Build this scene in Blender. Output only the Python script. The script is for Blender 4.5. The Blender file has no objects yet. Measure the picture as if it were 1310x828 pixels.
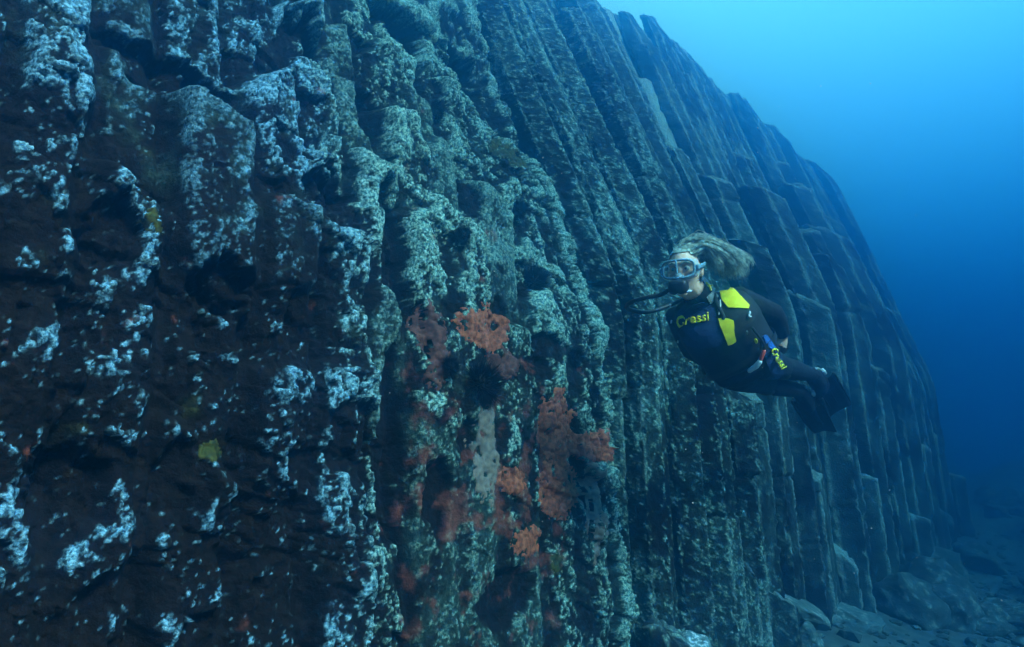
import bpy, bmesh, math, random
import numpy as np
from mathutils import Vector, Matrix
from mathutils.bvhtree import BVHTree

# ------------------------------------------------------------------ camera, water light, sun, exposure
SC = bpy.context.scene
COL = SC.collection
R = math.radians
PITCH = R(12.0)
cam_d = bpy.data.cameras.new("camera")
cam_d.sensor_width = 36.0
cam_d.lens = 18.0 / math.tan(R(37.5))
cam_d.clip_start = 0.05
cam_d.clip_end = 500.0
cam = bpy.data.objects.new("camera", cam_d)
cam.location = (0, 0, 0)
cam.rotation_euler = (R(90) + PITCH, 0, 0)
COL.objects.link(cam)
SC.camera = cam

world = bpy.data.worlds.new("World")
SC.world = world
world.use_nodes = True
wn, wl = world.node_tree.nodes, world.node_tree.links
wn.clear()
# light that reaches this depth: bright cyan towards the surface, deep blue sideways and below
w_tc = wn.new("ShaderNodeTexCoord")
w_dot = wn.new("ShaderNodeVectorMath"); w_dot.operation = 'DOT_PRODUCT'
w_dot.inputs[1].default_value = (0.30, 0.16, 0.92)
w_map = wn.new("ShaderNodeMapRange")
w_map.inputs[1].default_value = -0.5; w_map.inputs[2].default_value = 1.0
w_ramp = wn.new("ShaderNodeValToRGB")
w_bg = wn.new("ShaderNodeBackground"); w_bg.inputs[1].default_value = 1.2
w_out = wn.new("ShaderNodeOutputWorld")
wl.new(w_tc.outputs['Generated'], w_dot.inputs[0])
wl.new(w_dot.outputs['Value'], w_map.inputs[0])
wl.new(w_map.outputs[0], w_ramp.inputs[0])
wl.new(w_ramp.outputs[0], w_bg.inputs[0])
wl.new(w_bg.outputs[0], w_out.inputs[0])
els = w_ramp.color_ramp.elements
WSTOPS = [(-0.35, (.0005, .004, .016)), (0.0, (.003, .015, .060)), (0.20, (.014, .078, .24)), (0.40, (.055, .205, .42)),
          (0.58, (.16, .48, .62)), (0.74, (.40, .76, .74)), (1.0, (.34, .62, .66))]
while len(els) < len(WSTOPS):
    els.new(0.5)
for e, (m, c) in zip(els, WSTOPS):
    e.position = (m + 0.5) / 1.5
    e.color = (*c, 1)

sun_d = bpy.data.lights.new("sun", 'SUN')
sun_d.energy = 5.0
sun_d.angle = R(14)
sun_d.color = (0.82, 1.0, 0.90)
sun = bpy.data.objects.new("sun", sun_d)
SUN_DIR = Vector((0.66, -0.74, 0.76)).normalized()      # towards the sun
sun.rotation_euler = SUN_DIR.to_track_quat('Z', 'Y').to_euler()
sun.location = (6, -2, 6)
COL.objects.link(sun)

vs = SC.view_settings
vs.view_transform = 'Standard'; vs.look = 'None'; vs.exposure = 1.45; vs.gamma = 1.0
SC.render.engine = 'CYCLES'
cy = SC.cycles
cy.max_bounces = 6; cy.diffuse_bounces = 3; cy.glossy_bounces = 2; cy.transmission_bounces = 4
cy.volume_bounces = 2; cy.transparent_max_bounces = 12
cy.use_denoising = True
cy.sample_clamp_indirect = 4.0

# ------------------------------------------------------------------ helpers
FPX = 655.0 / math.tan(R(37.5))
def at(px, py, D):
    """A point at depth D (metres along the view axis) for a place measured on the photograph."""
    xc = (px - 655.0) / FPX * D
    yc = (414.0 - py) / FPX * D
    cp, sp = math.cos(PITCH), math.sin(PITCH)
    return Vector((xc, D * cp - yc * sp, D * sp + yc * cp))

def link_mesh(name, verts, faces, mat=None, parent=None, smooth=True):
    me = bpy.data.meshes.new(name)
    me.from_pydata([tuple(v) for v in verts], [], faces)
    me.update()
    if smooth:
        me.polygons.foreach_set("use_smooth", [True] * len(me.polygons))
    if mat is not None:
        for m in (mat if isinstance(mat, (list, tuple)) else [mat]):
            me.materials.append(m)
    o = bpy.data.objects.new(name, me)
    COL.objects.link(o)
    if parent is not None:
        o.parent = parent
    return o

def tag(o, label=None, cat=None, group=None, kind=None):
    if label: o["label"] = label
    if cat: o["category"] = cat
    if group: o["group"] = group
    if kind: o["kind"] = kind
    return o

def grid_mesh(name, P, mat, mask=None, smooth=True):
    """P: (rows, cols, 3) numpy grid -> mesh object (fast path)."""
    n, m = P.shape[:2]
    idx = np.arange(n * m, dtype=np.int32).reshape(n, m)
    q = np.stack([idx[:-1, :-1], idx[:-1, 1:], idx[1:, 1:], idx[1:, :-1]], axis=-1).reshape(-1, 4)
    if mask is not None:
        q = q[mask.reshape(-1)]
        used = np.zeros(n * m, bool); used[q.reshape(-1)] = True
        new = np.cumsum(used) - 1
        V = P.reshape(-1, 3)[used]; q = new[q].astype(np.int32)
    else:
        used = None
        V = P.reshape(-1, 3)
    me = bpy.data.meshes.new(name)
    me.vertices.add(len(V)); me.vertices.foreach_set("co", V.astype(np.float32).reshape(-1))
    me.loops.add(q.size); me.loops.foreach_set("vertex_index", q.reshape(-1))
    me.polygons.add(len(q))
    me.polygons.foreach_set("loop_start", np.arange(0, q.size, 4, dtype=np.int32))
    me.polygons.foreach_set("loop_total", np.full(len(q), 4, dtype=np.int32))
    me.polygons.foreach_set("use_smooth", np.full(len(q), smooth, dtype=bool))
    me.update(calc_edges=True)
    if mat is not None:
        me.materials.append(mat)
    o = bpy.data.objects.new(name, me)
    COL.objects.link(o)
    return o, used

def add_attr(o, name, arr):
    a = o.data.attributes.new(name, 'FLOAT', 'POINT')
    a.data.foreach_set("value", np.ascontiguousarray(arr, dtype=np.float32).reshape(-1))

# gradient noise -----------------------------------------------------------------
_rng = np.random.RandomState(11)
_perm = np.concatenate([_rng.permutation(256)] * 3).astype(np.int32)
_g3 = _rng.normal(size=(256, 3)).astype(np.float32)
_g3 /= np.linalg.norm(_g3, axis=1, keepdims=True)

def perlin(x, y, z):
    x = np.asarray(x, np.float32); y = np.asarray(y, np.float32) + np.zeros_like(x); z = np.asarray(z, np.float32) + np.zeros_like(x)
    xi = np.floor(x).astype(np.int32); yi = np.floor(y).astype(np.int32); zi = np.floor(z).astype(np.int32)
    xf = x - xi; yf = y - yi; zf = z - zi
    xi &= 255; yi &= 255; zi &= 255
    u = xf * xf * xf * (xf * (xf * 6 - 15) + 10)
    v = yf * yf * yf * (yf * (yf * 6 - 15) + 10)
    w = zf * zf * zf * (zf * (zf * 6 - 15) + 10)
    def g(dx, dy, dz):
        h = _perm[_perm[_perm[(xi + dx) & 255] + ((yi + dy) & 255)] + ((zi + dz) & 255)]
        G = _g3[h]
        return G[..., 0] * (xf - dx) + G[..., 1] * (yf - dy) + G[..., 2] * (zf - dz)
    a = g(0, 0, 0); a += u * (g(1, 0, 0) - a)
    b = g(0, 1, 0); b += u * (g(1, 1, 0) - b)
    a += v * (b - a)
    c = g(0, 0, 1); c += u * (g(1, 0, 1) - c)
    d = g(0, 1, 1); d += u * (g(1, 1, 1) - d)
    c += v * (d - c)
    return (a + w * (c - a)) * 1.5

def fbm(x, y, z, octaves=4, gain=0.5, lac=2.03):
    s = 0.0; a = 1.0; t = 0.0
    for k in range(octaves):
        s = s + a * perlin(x + 17.3 * k, y + 5.1 * k, z + 9.7 * k)
        t += a; a *= gain
        x = x * lac; y = y * lac; z = z * lac
    return s / t

def sstep(a, b, x):
    t = np.clip((x - a) / (b - a), 0, 1)
    return t * t * (3 - 2 * t)

# materials ----------------------------------------------------------------------
def new_mat(name):
    m = bpy.data.materials.new(name); m.use_nodes = True
    nt = m.node_tree; nt.nodes.clear()
    out = nt.nodes.new("ShaderNodeOutputMaterial")
    b = nt.nodes.new("ShaderNodeBsdfPrincipled")
    nt.links.new(b.outputs[0], out.inputs[0])
    return m, nt, b

def noisy_mat(name, c1, c2, scale=20, rough=0.7, bump=0.3, dist=0.01, detail=5, c3=None, spec=0.3):
    """Two or three colours mixed by noise in object space, with bump."""
    m, nt, b = new_mat(name)
    N, L = nt.nodes, nt.links
    tc = N.new("ShaderNodeTexCoord")
    no = N.new("ShaderNodeTexNoise"); no.inputs['Scale'].default_value = scale; no.inputs['Detail'].default_value = detail
    L.new(tc.outputs['Object'], no.inputs['Vector'])
    r = N.new("ShaderNodeValToRGB")
    r.color_ramp.elements[0].position = 0.35; r.color_ramp.elements[0].color = (*c1, 1)
    r.color_ramp.elements[1].position = 0.65; r.color_ramp.elements[1].color = (*c2, 1)
    if c3:
        e = r.color_ramp.elements.new(0.5); e.color = (*c3, 1)
    L.new(no.outputs['Fac'], r.inputs[0]); L.new(r.outputs[0], b.inputs['Base Color'])
    b.inputs['Roughness'].default_value = rough
    b.inputs['Specular IOR Level'].default_value = spec
    if bump:
        n2 = N.new("ShaderNodeTexNoise"); n2.inputs['Scale'].default_value = scale * 2.5; n2.inputs['Detail'].default_value = 6
        L.new(tc.outputs['Object'], n2.inputs['Vector'])
        bp = N.new("ShaderNodeBump"); bp.inputs['Strength'].default_value = bump; bp.inputs['Distance'].default_value = dist
        L.new(n2.outputs['Fac'], bp.inputs['Height']); L.new(bp.outputs[0], b.inputs['Normal'])
    return m
# ------------------------------------------------------------------ water haze
FLOOR = -1.5
def make_haze():
    lo = Vector((-9, -1.0, FLOOR - 1.6)); hi = Vector((30, 34, 8.15))
    v = [(x, y, z) for z in (lo.z, hi.z) for y in (lo.y, hi.y) for x in (lo.x, hi.x)]
    f = [(0, 2, 3, 1), (4, 5, 7, 6), (0, 1, 5, 4), (2, 6, 7, 3), (0, 4, 6, 2), (1, 3, 7, 5)]
    m = bpy.data.materials.new("sea_water_haze"); m.use_nodes = True
    nt = m.node_tree; nt.nodes.clear()
    out = nt.nodes.new("ShaderNodeOutputMaterial")
    pv = nt.nodes.new("ShaderNodeVolumePrincipled")
    pv.inputs['Color'].default_value = (0.035, 0.33, 0.68, 1)
    pv.inputs['Density'].default_value = HAZE_DENSITY
    pv.inputs['Anisotropy'].default_value = 0.92
    pv.inputs['Absorption Color'].default_value = (0.0, 0.12, 0.30, 1)
    nt.links.new(pv.outputs[0], out.inputs['Volume'])
    o = link_mesh("haze", v, f, m, smooth=False)
    tag(o, "blue sea water that fades the far end of the rock wall", "haze", kind="stuff")
    return o
HAZE_DENSITY = 0.185
make_haze()

# ------------------------------------------------------------------ the cliff of basalt columns
A = R(41.0)
TDIR = np.array([math.sin(A), math.cos(A), 0.0])       # along the wall, away from the camera
NDIR = np.array([math.cos(A), -math.sin(A), 0.0])      # out of the wall, towards open water
DW = 2.2                                               # camera to wall

def wall_point(s, z, off=0.0):
    p = NDIR * (-DW + off) + TDIR * s
    return Vector((p[0], p[1], z))

# sample lines: fine near the camera, coarser far along the wall
s_list = [-1.6]
while s_list[-1] < 24.0:
    s = s_list[-1]
    dist2 = DW * DW + s * s
    s_list.append(s + min(0.02, max(0.0062, dist2 * 0.00062)))
S1 = np.array(s_list, np.float32)
Z1 = np.concatenate([np.arange(-1.75, 2.9, 0.0072), np.arange(2.9, 8.0, 0.02)]).astype(np.float32)
S, Z = np.meshgrid(S1, Z1)
rng = np.random.RandomState(5)

# column edges along the wall
edges = [-1.6, -1.2, -0.85, -0.5, -0.22, 0.12, 0.40, 0.63, 0.875, 1.17, 1.45, 1.72, 1.96, 2.22, 2.47, 2.82, 3.10, 3.40, 3.64, 3.90, 4.15, 4.45]
while edges[-1] < 26:
    edges.append(edges[-1] + rng.uniform(0.20, 0.48) * (1 + 0.012 * edges[-1]))
edges = np.array(edges)
ncol = len(edges) - 1

warp = (0.05 * perlin(S * 0.7, Z * 0.55, 3.1) + 0.018 * perlin(S * 2.3, Z * 2.0, 7.7)) * (1 - 0.75 * sstep(3.5, 5.5, S))
# the columns lean a little further along the wall towards their feet
Sw = np.clip(S + warp + 0.03 * np.maximum(Z - 1.2, 0), edges[0] + 1e-3, edges[-1] - 1e-3)
ci = np.clip(np.searchsorted(edges, Sw) - 1, 0, ncol - 1)
w_ = (edges[1:] - edges[:-1])[ci]
u = (Sw - (edges[:-1] + edges[1:])[ci] / 2) / (w_ / 2)

# envelope: near vertical below, leaning back above, far end turning away
def lean(s, z):
    zk = 0.75 + 0.55 * sstep(3.0, 5.0, s) + 0.2 * np.sin(s * 0.9)
    q = np.maximum(z - zk, 0)
    return -0.03 * (z + 1.5) - (0.38 - 0.09 * sstep(4.0, 8.0, s)) * (q - 0.25 * (1 - np.exp(-q / 0.25)))
def envelope(s, z):
    zk = 0.75 + 0.55 * sstep(3.0, 5.0, s) + 0.2 * np.sin(s * 0.9)
    e = -0.03 * (z + 1.5) - (0.38 - 0.09 * sstep(4.0, 8.0, s)) * np.maximum(z - zk, 0)
    ztop = 6.0 + 1.2 * sstep(6.0, 13.0, s)
    e = e - 1.6 * np.maximum(z - ztop, 0)
    s_end = np.interp(z, [-1.5, 0, 3, 5.7, 7.0, 8.0], [15.0, 15.0, 15.1, 15.3, 14.6, 12.0])
    over = np.maximum(s - s_end + 1.2, 0)
    e = e - 0.5 * over ** 2
    return e

O = np.zeros_like(S)
EDGE = np.zeros_like(S)
rough_face = np.zeros_like(S)      # 1 where a face is smooth, bare rock
custom = {  # column index: [(break z, offset of the segment below it), ...]
    4: [(-0.2, -0.02), (0.9, 0.10), (9, -0.02)],
    5: [(-0.6, 0.05), (0.25, -0.08), (0.75, 0.02), (1.9, 0.06), (9, 0.0)],
    6: [(-0.75, -0.04), (-0.1, 0.10), (0.62, -0.03), (1.6, 0.04), (9, 0.0)],
    7: [(-0.9, 0.08), (-0.35, -0.10), (0.35, 0.05), (0.95, 0.0), (2.2, 0.05), (9, 0.02)],
    8: [(-0.55, 0.0), (0.05, 0.09), (0.62, -0.14), (1.38, 0.12), (9, 0.03)],
    9: [(-0.3, -0.06), (0.35, 0.06), (0.68, -0.05), (1.05, 0.08), (1.7, 0.0), (9, -0.08)],
    10: [(-0.45, 0.10), (0.40, 0.17), (0.95, 0.0), (1.30, 0.10), (9, 0.0)],
    11: [(-1.0, -0.12), (0.1, -0.15), (0.8, -0.13), (1.5, -0.10), (2.0, -0.18), (9, -0.1)],
    12: [(-0.8, 0.0), (0.2, 0.02), (0.62, 0.05), (1.3, -0.08), (1.9, -0.02), (9, -0.1)],
    13: [(-1.0, 0.05), (0.5, 0.03), (1.25, 0.06), (1.8, -0.06), (9, -0.04)],
    14: [(-0.95, -0.10), (-0.3, 0.01), (0.75, 0.04), (1.6, -0.05), (9, -0.02)],
    15: [(-0.5, 0.0), (0.4, 0.02), (1.0, 0.05), (1.75, -0.09), (9, 0.0)],
    16: [(-0.6, -0.03), (0.35, 0.0), (1.25, -0.05), (9, 0.03)],
}
for i in range(ncol):
    r_, c_ = np.nonzero(ci == i)
    if len(r_) == 0:
        continue
    zz = Z[r_, c_]; uu = u[r_, c_]; ss = S[r_, c_]
    sc = 0.5 * (edges[i] + edges[i + 1]); wi = edges[i + 1] - edges[i]
    if i in custom:
        segs = custom[i]
        brk = np.array([a for a, _ in segs[:-1]]); offs = np.array([b for _, b in segs])
        # above the hand-set part the column steps back with the slope
        extra = np.arange(2.3, 7.5, 0.7) + rng.uniform(-.15, .15)
        brk = np.concatenate([brk, extra]); offs = np.concatenate([offs, rng.uniform(-.1, .1, len(extra))])
        base = np.zeros(len(offs))
    else:
        brk = []; z0 = -1.5 + rng.uniform(-0.2, 0.9)
        while z0 < 7.6:
            brk.append(z0)
            z0 += rng.uniform(0.8, 2.6) if z0 < 0.6 else rng.uniform(1.0, 3.2)
        brk = np.array(brk)
        amp = 0.07 if sc > 3 else 0.05
        offs = rng.uniform(-amp, amp, len(brk) + 1) + rng.uniform(-0.09, 0.09)
        if sc > 4:                                     # some columns have lost their lower part, leaving dark recesses
            for k in range(len(offs)):
                if rng.rand() < 0.22:
                    offs[k] -= rng.uniform(0.12, 0.28)
        base = np.zeros(len(offs))
    tilt = rng.uniform(-0.16, 0.16, len(brk)) * wi / 0.35
    # break line tilts across the column and is a little ragged
    zt = zz
    k = np.zeros(len(zz), int)
    for b, tl in zip(brk, tilt):
        k += (zt + tl * uu + (0.06 if sc < 3.4 else 0.03) * fbm(ss * 5, zt * 4.0, 2.2 + i, 3) > b)
    lo = np.concatenate([[-1.8], brk])[k]; hi = np.concatenate([brk, [8.0]])[k]
    mid = 0.5 * (lo + hi)
    # the envelope inside one segment is flatter than the slope: stepped column tops
    e_mid = envelope(np.full_like(mid, sc), mid); e_loc = envelope(ss, zz)
    stepped = np.clip((mid - 0.3) / 0.8, 0, 1) * (0.6 if sc < 3 else 0.15)
    env = e_loc * (1 - stepped) + (e_mid - 0.05 * (zz - mid)) * stepped
    env = np.where(ss > 12.5, e_loc * 0.7 + env * 0.3, env)
    # hexagonal front: a flat facet with one flank each side
    u0 = rng.uniform(-0.1, 0.45); a = rng.uniform(0.35, 0.6)
    kk = rng.uniform(0.9, 1.7) if sc > 3.3 else rng.uniform(0.10, 0.45)
    if 3.2 < sc < 4.8: offs = offs * 0.6
    if sc > 4.8: offs = offs * 1.1 + (0.09 if i % 2 else -0.07)
    if sc < 3.3: offs = offs * (0.38 if sc > 1.9 else 0.4)
    prof = -np.maximum(np.abs(uu - u0) - a, 0) * wi / 2 * kk * np.where(uu > u0, 1.0, rng.uniform(0.6, 1.2))
    if 1.9 < sc < 3.3: kk_g = 0.4; prof = prof * 0.5
    else: kk_g = 1.0
    gw = 0.020 if sc < 3.6 else 0.032
    groove = -(0.085 if sc < 3.6 else 0.13) * kk_g * np.exp(-(((1 - np.abs(uu)) * wi / 2) / gw) ** 2)
    O[r_, c_] = env + offs[k] + prof + groove
    EDGE[r_, c_] = np.exp(-((np.abs(uu - u0) - a) * wi / 2 / (0.016 + 0.0016 * sc)) ** 2)
    smooth_seg = rng.rand(len(offs)) < (0.55 if sc > 3.3 else 0.25)
    if sc > 2.9 or sc < 1.7: smooth_seg[:] = False
    if i == 8: smooth_seg[3] = True
    if i == 7: smooth_seg[4] = True
    if i == 9: smooth_seg[3] = True
    rough_face[r_, c_] = smooth_seg[k]

def box_blur(a, r0, r1):
    for ax, r in ((0, r0), (1, r1)):
        if r < 1: continue
        pad = [(0, 0), (0, 0)]; pad[ax] = (r + 1, r)
        c = np.cumsum(np.pad(a, pad, mode='edge').astype(np.float64), axis=ax)
        n = 2 * r + 1
        a = ((np.take(c, np.arange(n, c.shape[ax]), axis=ax) - np.take(c, np.arange(0, c.shape[ax] - n), axis=ax)) / n).astype(np.float32)
    return a

near = 1 - sstep(3.6, 6.0, S)
O = O + (box_blur(O, 3, 4) - O) * near
# big knobbly relief, then broken edges
O += (0.02 + 0.06 * near) * fbm(S * 2.2, Z * 1.7, O * 1.5 + 4.0, 3)
# angular breakage: overlapping slanted blocks
def blocks(scx, scz, seed):
    a = S * scx + 0.35 * perlin(S * scx * 0.8, Z * scz * 0.8, seed); b_ = Z * scz + 0.5 * S * scx * 0.4 + 0.35 * perlin(S * scx * 0.8, Z * scz * 0.8, seed + 40)
    ai = np.floor(a).astype(np.int32); bi = np.floor(b_ + 0.5 * (ai % 2)).astype(np.int32)
    h = _perm[(_perm[ai & 255] + bi) & 255]
    G = _g3[h]
    return G[..., 0] * 0.5 + G[..., 1] * (a - ai - 0.5) * 0.9 + G[..., 2] * ((b_ + 0.5 * (ai % 2)) - bi - 0.5) * 0.9
cen = sstep(1.75, 2.1, S) * (1 - sstep(3.0, 3.5, S)) * (1 - sstep(0.7, 1.4, Z))
O += near * (1 - 0.55 * cen) * (0.050 * blocks(3.1, 2.3, 5.0) + 0.040 * blocks(7.0, 4.6, 15.0) + 0.022 * blocks(15.0, 11.0, 25.0) + 0.010 * blocks(31.0, 24.0, 55.0)) * (1 - 0.6 * rough_face)
O -= 0.45 * sstep(3.50, 3.95, S)                                # behind the free standing columns
def plane_at(px, py, off=0.0):
    # where the line of sight of a place on the photograph meets the wall, first on its mean plane
    d = np.array(at(px, py, 1.0)); t_ = (off - DW) / (d @ NDIR)
    q = d * t_
    return q @ TDIR, q[2]
def on_wall(px, py):
    # first crossing of the line of sight with the relief
    d = np.array(at(px, py, 1.0)); tt = np.linspace((0.5 - DW) / (d @ NDIR), (-2.6 - DW) / (d @ NDIR), 3000)
    q = d[None, :] * tt[:, None]; s_ = q @ TDIR; z_ = q[:, 2]; off = q @ NDIR + DW
    i = np.clip(np.searchsorted(Z1, z_), 0, len(Z1) - 1); j = np.clip(np.searchsorted(S1, s_), 0, len(S1) - 1)
    hit = np.nonzero(off < O[i, j])[0]
    k = hit[0] if len(hit) else len(tt) // 2
    return s_[k], z_[k]
# hollows in the rock
HOLLOWS = [(520, 35, 34, 30, .22), (602, 85, 26, 34, .20), (402, 45, 20, 40, .2), (215, 100, 80, 26, .10), (455, 250, 36, 28, .14), (515, 300, 24, 90, .14), (505, 560, 18, 150, .12),
           (728, 135, 20, 30, .2), (300, 365, 40, 45, .12), (650, 765, 40, 42, .06), (795, 318, 34, 24, .16), (690, 160, 16, 22, .12), (240, 620, 50, 70, .07), (330, 680, 60, 60, .06),
           (640, 110, 16, 40, .12), (870, 150, 22, 22, .16), (845, 292, 14, 16, .12), (150, 300, 44, 60, .10), (80, 640, 60, 80, .08), (710, 445, 14, 24, .05), (735, 610, 22, 30, .05), (560, 640, 20, 60, .07), (560, 110, 20, 30, .12), (610, 250, 16, 22, .08), (760, 190, 14, 30, .12), (470, 140, 20, 40, .12), (430, 230, 22, 30, .12), (540, 420, 14, 40, .06), (470, 560, 16, 60, .06), (690, 470, 14, 20, .05), (600, 560, 12, 30, .05), (770, 640, 12, 40, .06), (640, 400, 10, 20, .04)]
hol = np.zeros_like(S)
for px, py, rx, ry, dep in HOLLOWS:
    s0, z0 = on_wall(px, py); sx = abs(on_wall(px + rx, py)[0] - on_wall(px - rx, py)[0]) / 2; sz = abs(on_wall(px, py - ry)[1] - on_wall(px, py + ry)[1]) / 2
    win = (np.abs(S - s0) < 2.5 * sx) & (np.abs(Z - z0) < 2.5 * sz)
    r_, c_ = np.nonzero(win)
    a, b_ = (S[r_, c_] - s0) / sx, (Z[r_, c_] - z0) / sz
    m_ = np.sqrt(a * a + b_ * b_) + 0.55 * fbm(a * 1.3 + px, b_ * 1.3, 3.0, 3)
    v = 1 - sstep(0.62, 1.05, m_)
    O[r_, c_] -= dep * v
    hol[r_, c_] = np.maximum(hol[r_, c_], v)
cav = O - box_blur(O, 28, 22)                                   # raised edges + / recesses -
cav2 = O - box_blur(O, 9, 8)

# what grows where, with some shade and lit edges painted in ---------------------------------------------------------------
gz, gs = np.gradient(O, Z1, S1)
att = (1 / (1 + (np.abs(gs) / 1.1) ** 2 + (np.abs(gz) / 1.1) ** 2)).astype(np.float32)   # calmer where the face turns away
f1 = fbm(S * 3.2, Z * 2.6, 21.0 + O * 3.2, 4)
f2 = fbm(S * 13.0, Z * 12.0, 33.0 + O * 13, 4, 0.6)
f3 = perlin(S * 46.0, Z * 44.0, 2.0 + O * 46)
f4 = perlin(S * 85.0, Z * 82.0, 6.0 + O * 85)
f5 = fbm(S * 6.5, Z * 5.0, 71.0 + O * 6.5, 4, 0.55)
left = 1 - sstep(1.35, 1.95, S + 0.15 * f1)                     # the weed grown near end, painted darker still for flash falloff
high = sstep(0.5, 1.5, Z + 0.25 * f1)
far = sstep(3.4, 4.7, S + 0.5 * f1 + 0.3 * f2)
cavn = np.clip(cav / 0.07, -1.5, 1.2)
g = 0.50 * f1 + 0.90 * f2 + (0.70 * f3 + 0.52 * f4) * (.25 + .75 * att) + 0.30 * cavn + 0.25 * np.clip(cav2 / 0.02, -1, 1)
PALES = [(650, 322, 50, 26, .55), (440, 505, 55, 40, .45), (250, 385, 60, 22, .35), (440, 620, 30, 60, .35), (285, 545, 40, 40, .4), (545, 330, 40, 60, .3), (420, 100, 30, 60, .3), (100, 105, 70, 14, .5),
         (590, 690, 28, 50, .4), (300, 300, 30, 60, .25), (460, 330, 24, 50, .3), (120, 380, 40, 50, .15), (100, 715, 24, 30, .35), (160, 630, 22, 60, .25), (440, 780, 40, 40, .35), (220, 300, 30, 70, .2),
         (340, 590, 30, 40, .3), (820, 440, 30, 60, .25), (560, 200, 60, 60, .2), (735, 420, 60, 60, .15), (160, 440, 20, 40, .3), (250, 180, 30, 120, .15), (40, 430, 24, 60, .2), (330, 650, 20, 24, .3)]
boost = -0.35 * hol  # hollows lose pale crust, painting in part of their shade
for px, py, rx, ry, amt in PALES:
    s0, z0 = on_wall(px, py); sx = abs(on_wall(px + rx, py)[0] - on_wall(px - rx, py)[0]) / 2; sz = abs(on_wall(px, py - ry)[1] - on_wall(px, py + ry)[1]) / 2
    boost = boost + amt * np.exp(-(((S - s0) / sx) ** 2 + ((Z - z0) / sz) ** 2)).astype(np.float32)
boost = np.where(boost > 0, boost * (1 - 0.5 * left), boost)
thr = 0.33 + 0.26 * left * (1 - 0.75 * high) - 0.10 * high - boost - 0.22 * EDGE * (1 - left)
pale = sstep(thr - 0.02, thr + 0.20, g)
pale = np.maximum(pale, 0.8 * sstep(.40, .62, .55 * f4 + .55 * f3 + .30 * f2) * left)
pale *= 1 - 0.75 * far
pale *= 1 - 0.75 * rough_face * (1 - 0.3 * near) * sstep(-0.4, 0.2, 0.3 - f2)
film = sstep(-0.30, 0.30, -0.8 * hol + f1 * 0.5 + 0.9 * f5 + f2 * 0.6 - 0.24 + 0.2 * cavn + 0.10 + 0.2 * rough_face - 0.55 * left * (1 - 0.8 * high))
silt_edge_light = np.clip(sstep(0.25, 0.85, perlin(S * 1.3, Z * 1.1, 77.0) * 0.5 - 0.05 + 0.5 * np.clip(cav2 / 0.015, -1, 1.3) + 0.25 * np.clip(cav / 0.05, -1, 1)) + 1.5 * EDGE * sstep(-0.25, 0.3, fbm(S * 3, Z * 1.6, 66.0, 3)) + 0.55 * f2 + 0.45 * f3 + 0.35 * f5, 0, 1) * far  # silt patches, plus lit column edges painted as pale lines
redz = np.exp(-(((S - 2.45) / 0.75) ** 2 + ((Z + 0.15) / 0.75) ** 2))
redt = sstep(0.10, 0.34, fbm(S * 7.0, Z * 6.0, 51.0 + O * 7, 4, 0.6) + 0.42 * redz - 0.28) * (1 - far)
olive = sstep(0.42, 0.62, fbm(S * 4.5, Z * 5.0, 91.0, 3) + 0.25 * f2) * (1 - far)

# crust stands proud, broken rock and fuzz: pushed out along the real surface normal, noise taken in space
P = (NDIR[None, None, :] * (O[..., None] - DW) + TDIR[None, None, :] * S[..., None]).astype(np.float32)
P[..., 2] = Z
def normals(P):
    n = np.cross(np.gradient(P, axis=1), np.gradient(P, axis=0))
    n /= np.linalg.norm(n, axis=-1, keepdims=True) + 1e-9
    return n * np.where((n @ NDIR) < 0, -1, 1)[..., None]
O3 = O * 1.0
disp = (0.012 + 0.010 * near) * fbm(S * 7, Z * 5.5, O3 * 7 + 8.0, 4) * (1 - 0.5 * rough_face)
disp += 0.006 * pale * (0.4 + 0.6 * np.abs(f3)) * (1 - 0.5 * far) + 0.0035 * f3 * near + 0.003 * f4 * near + 0.005 * f2 * near
disp *= .25 + .75 * att
P = P + normals(P) * disp[..., None]

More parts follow.
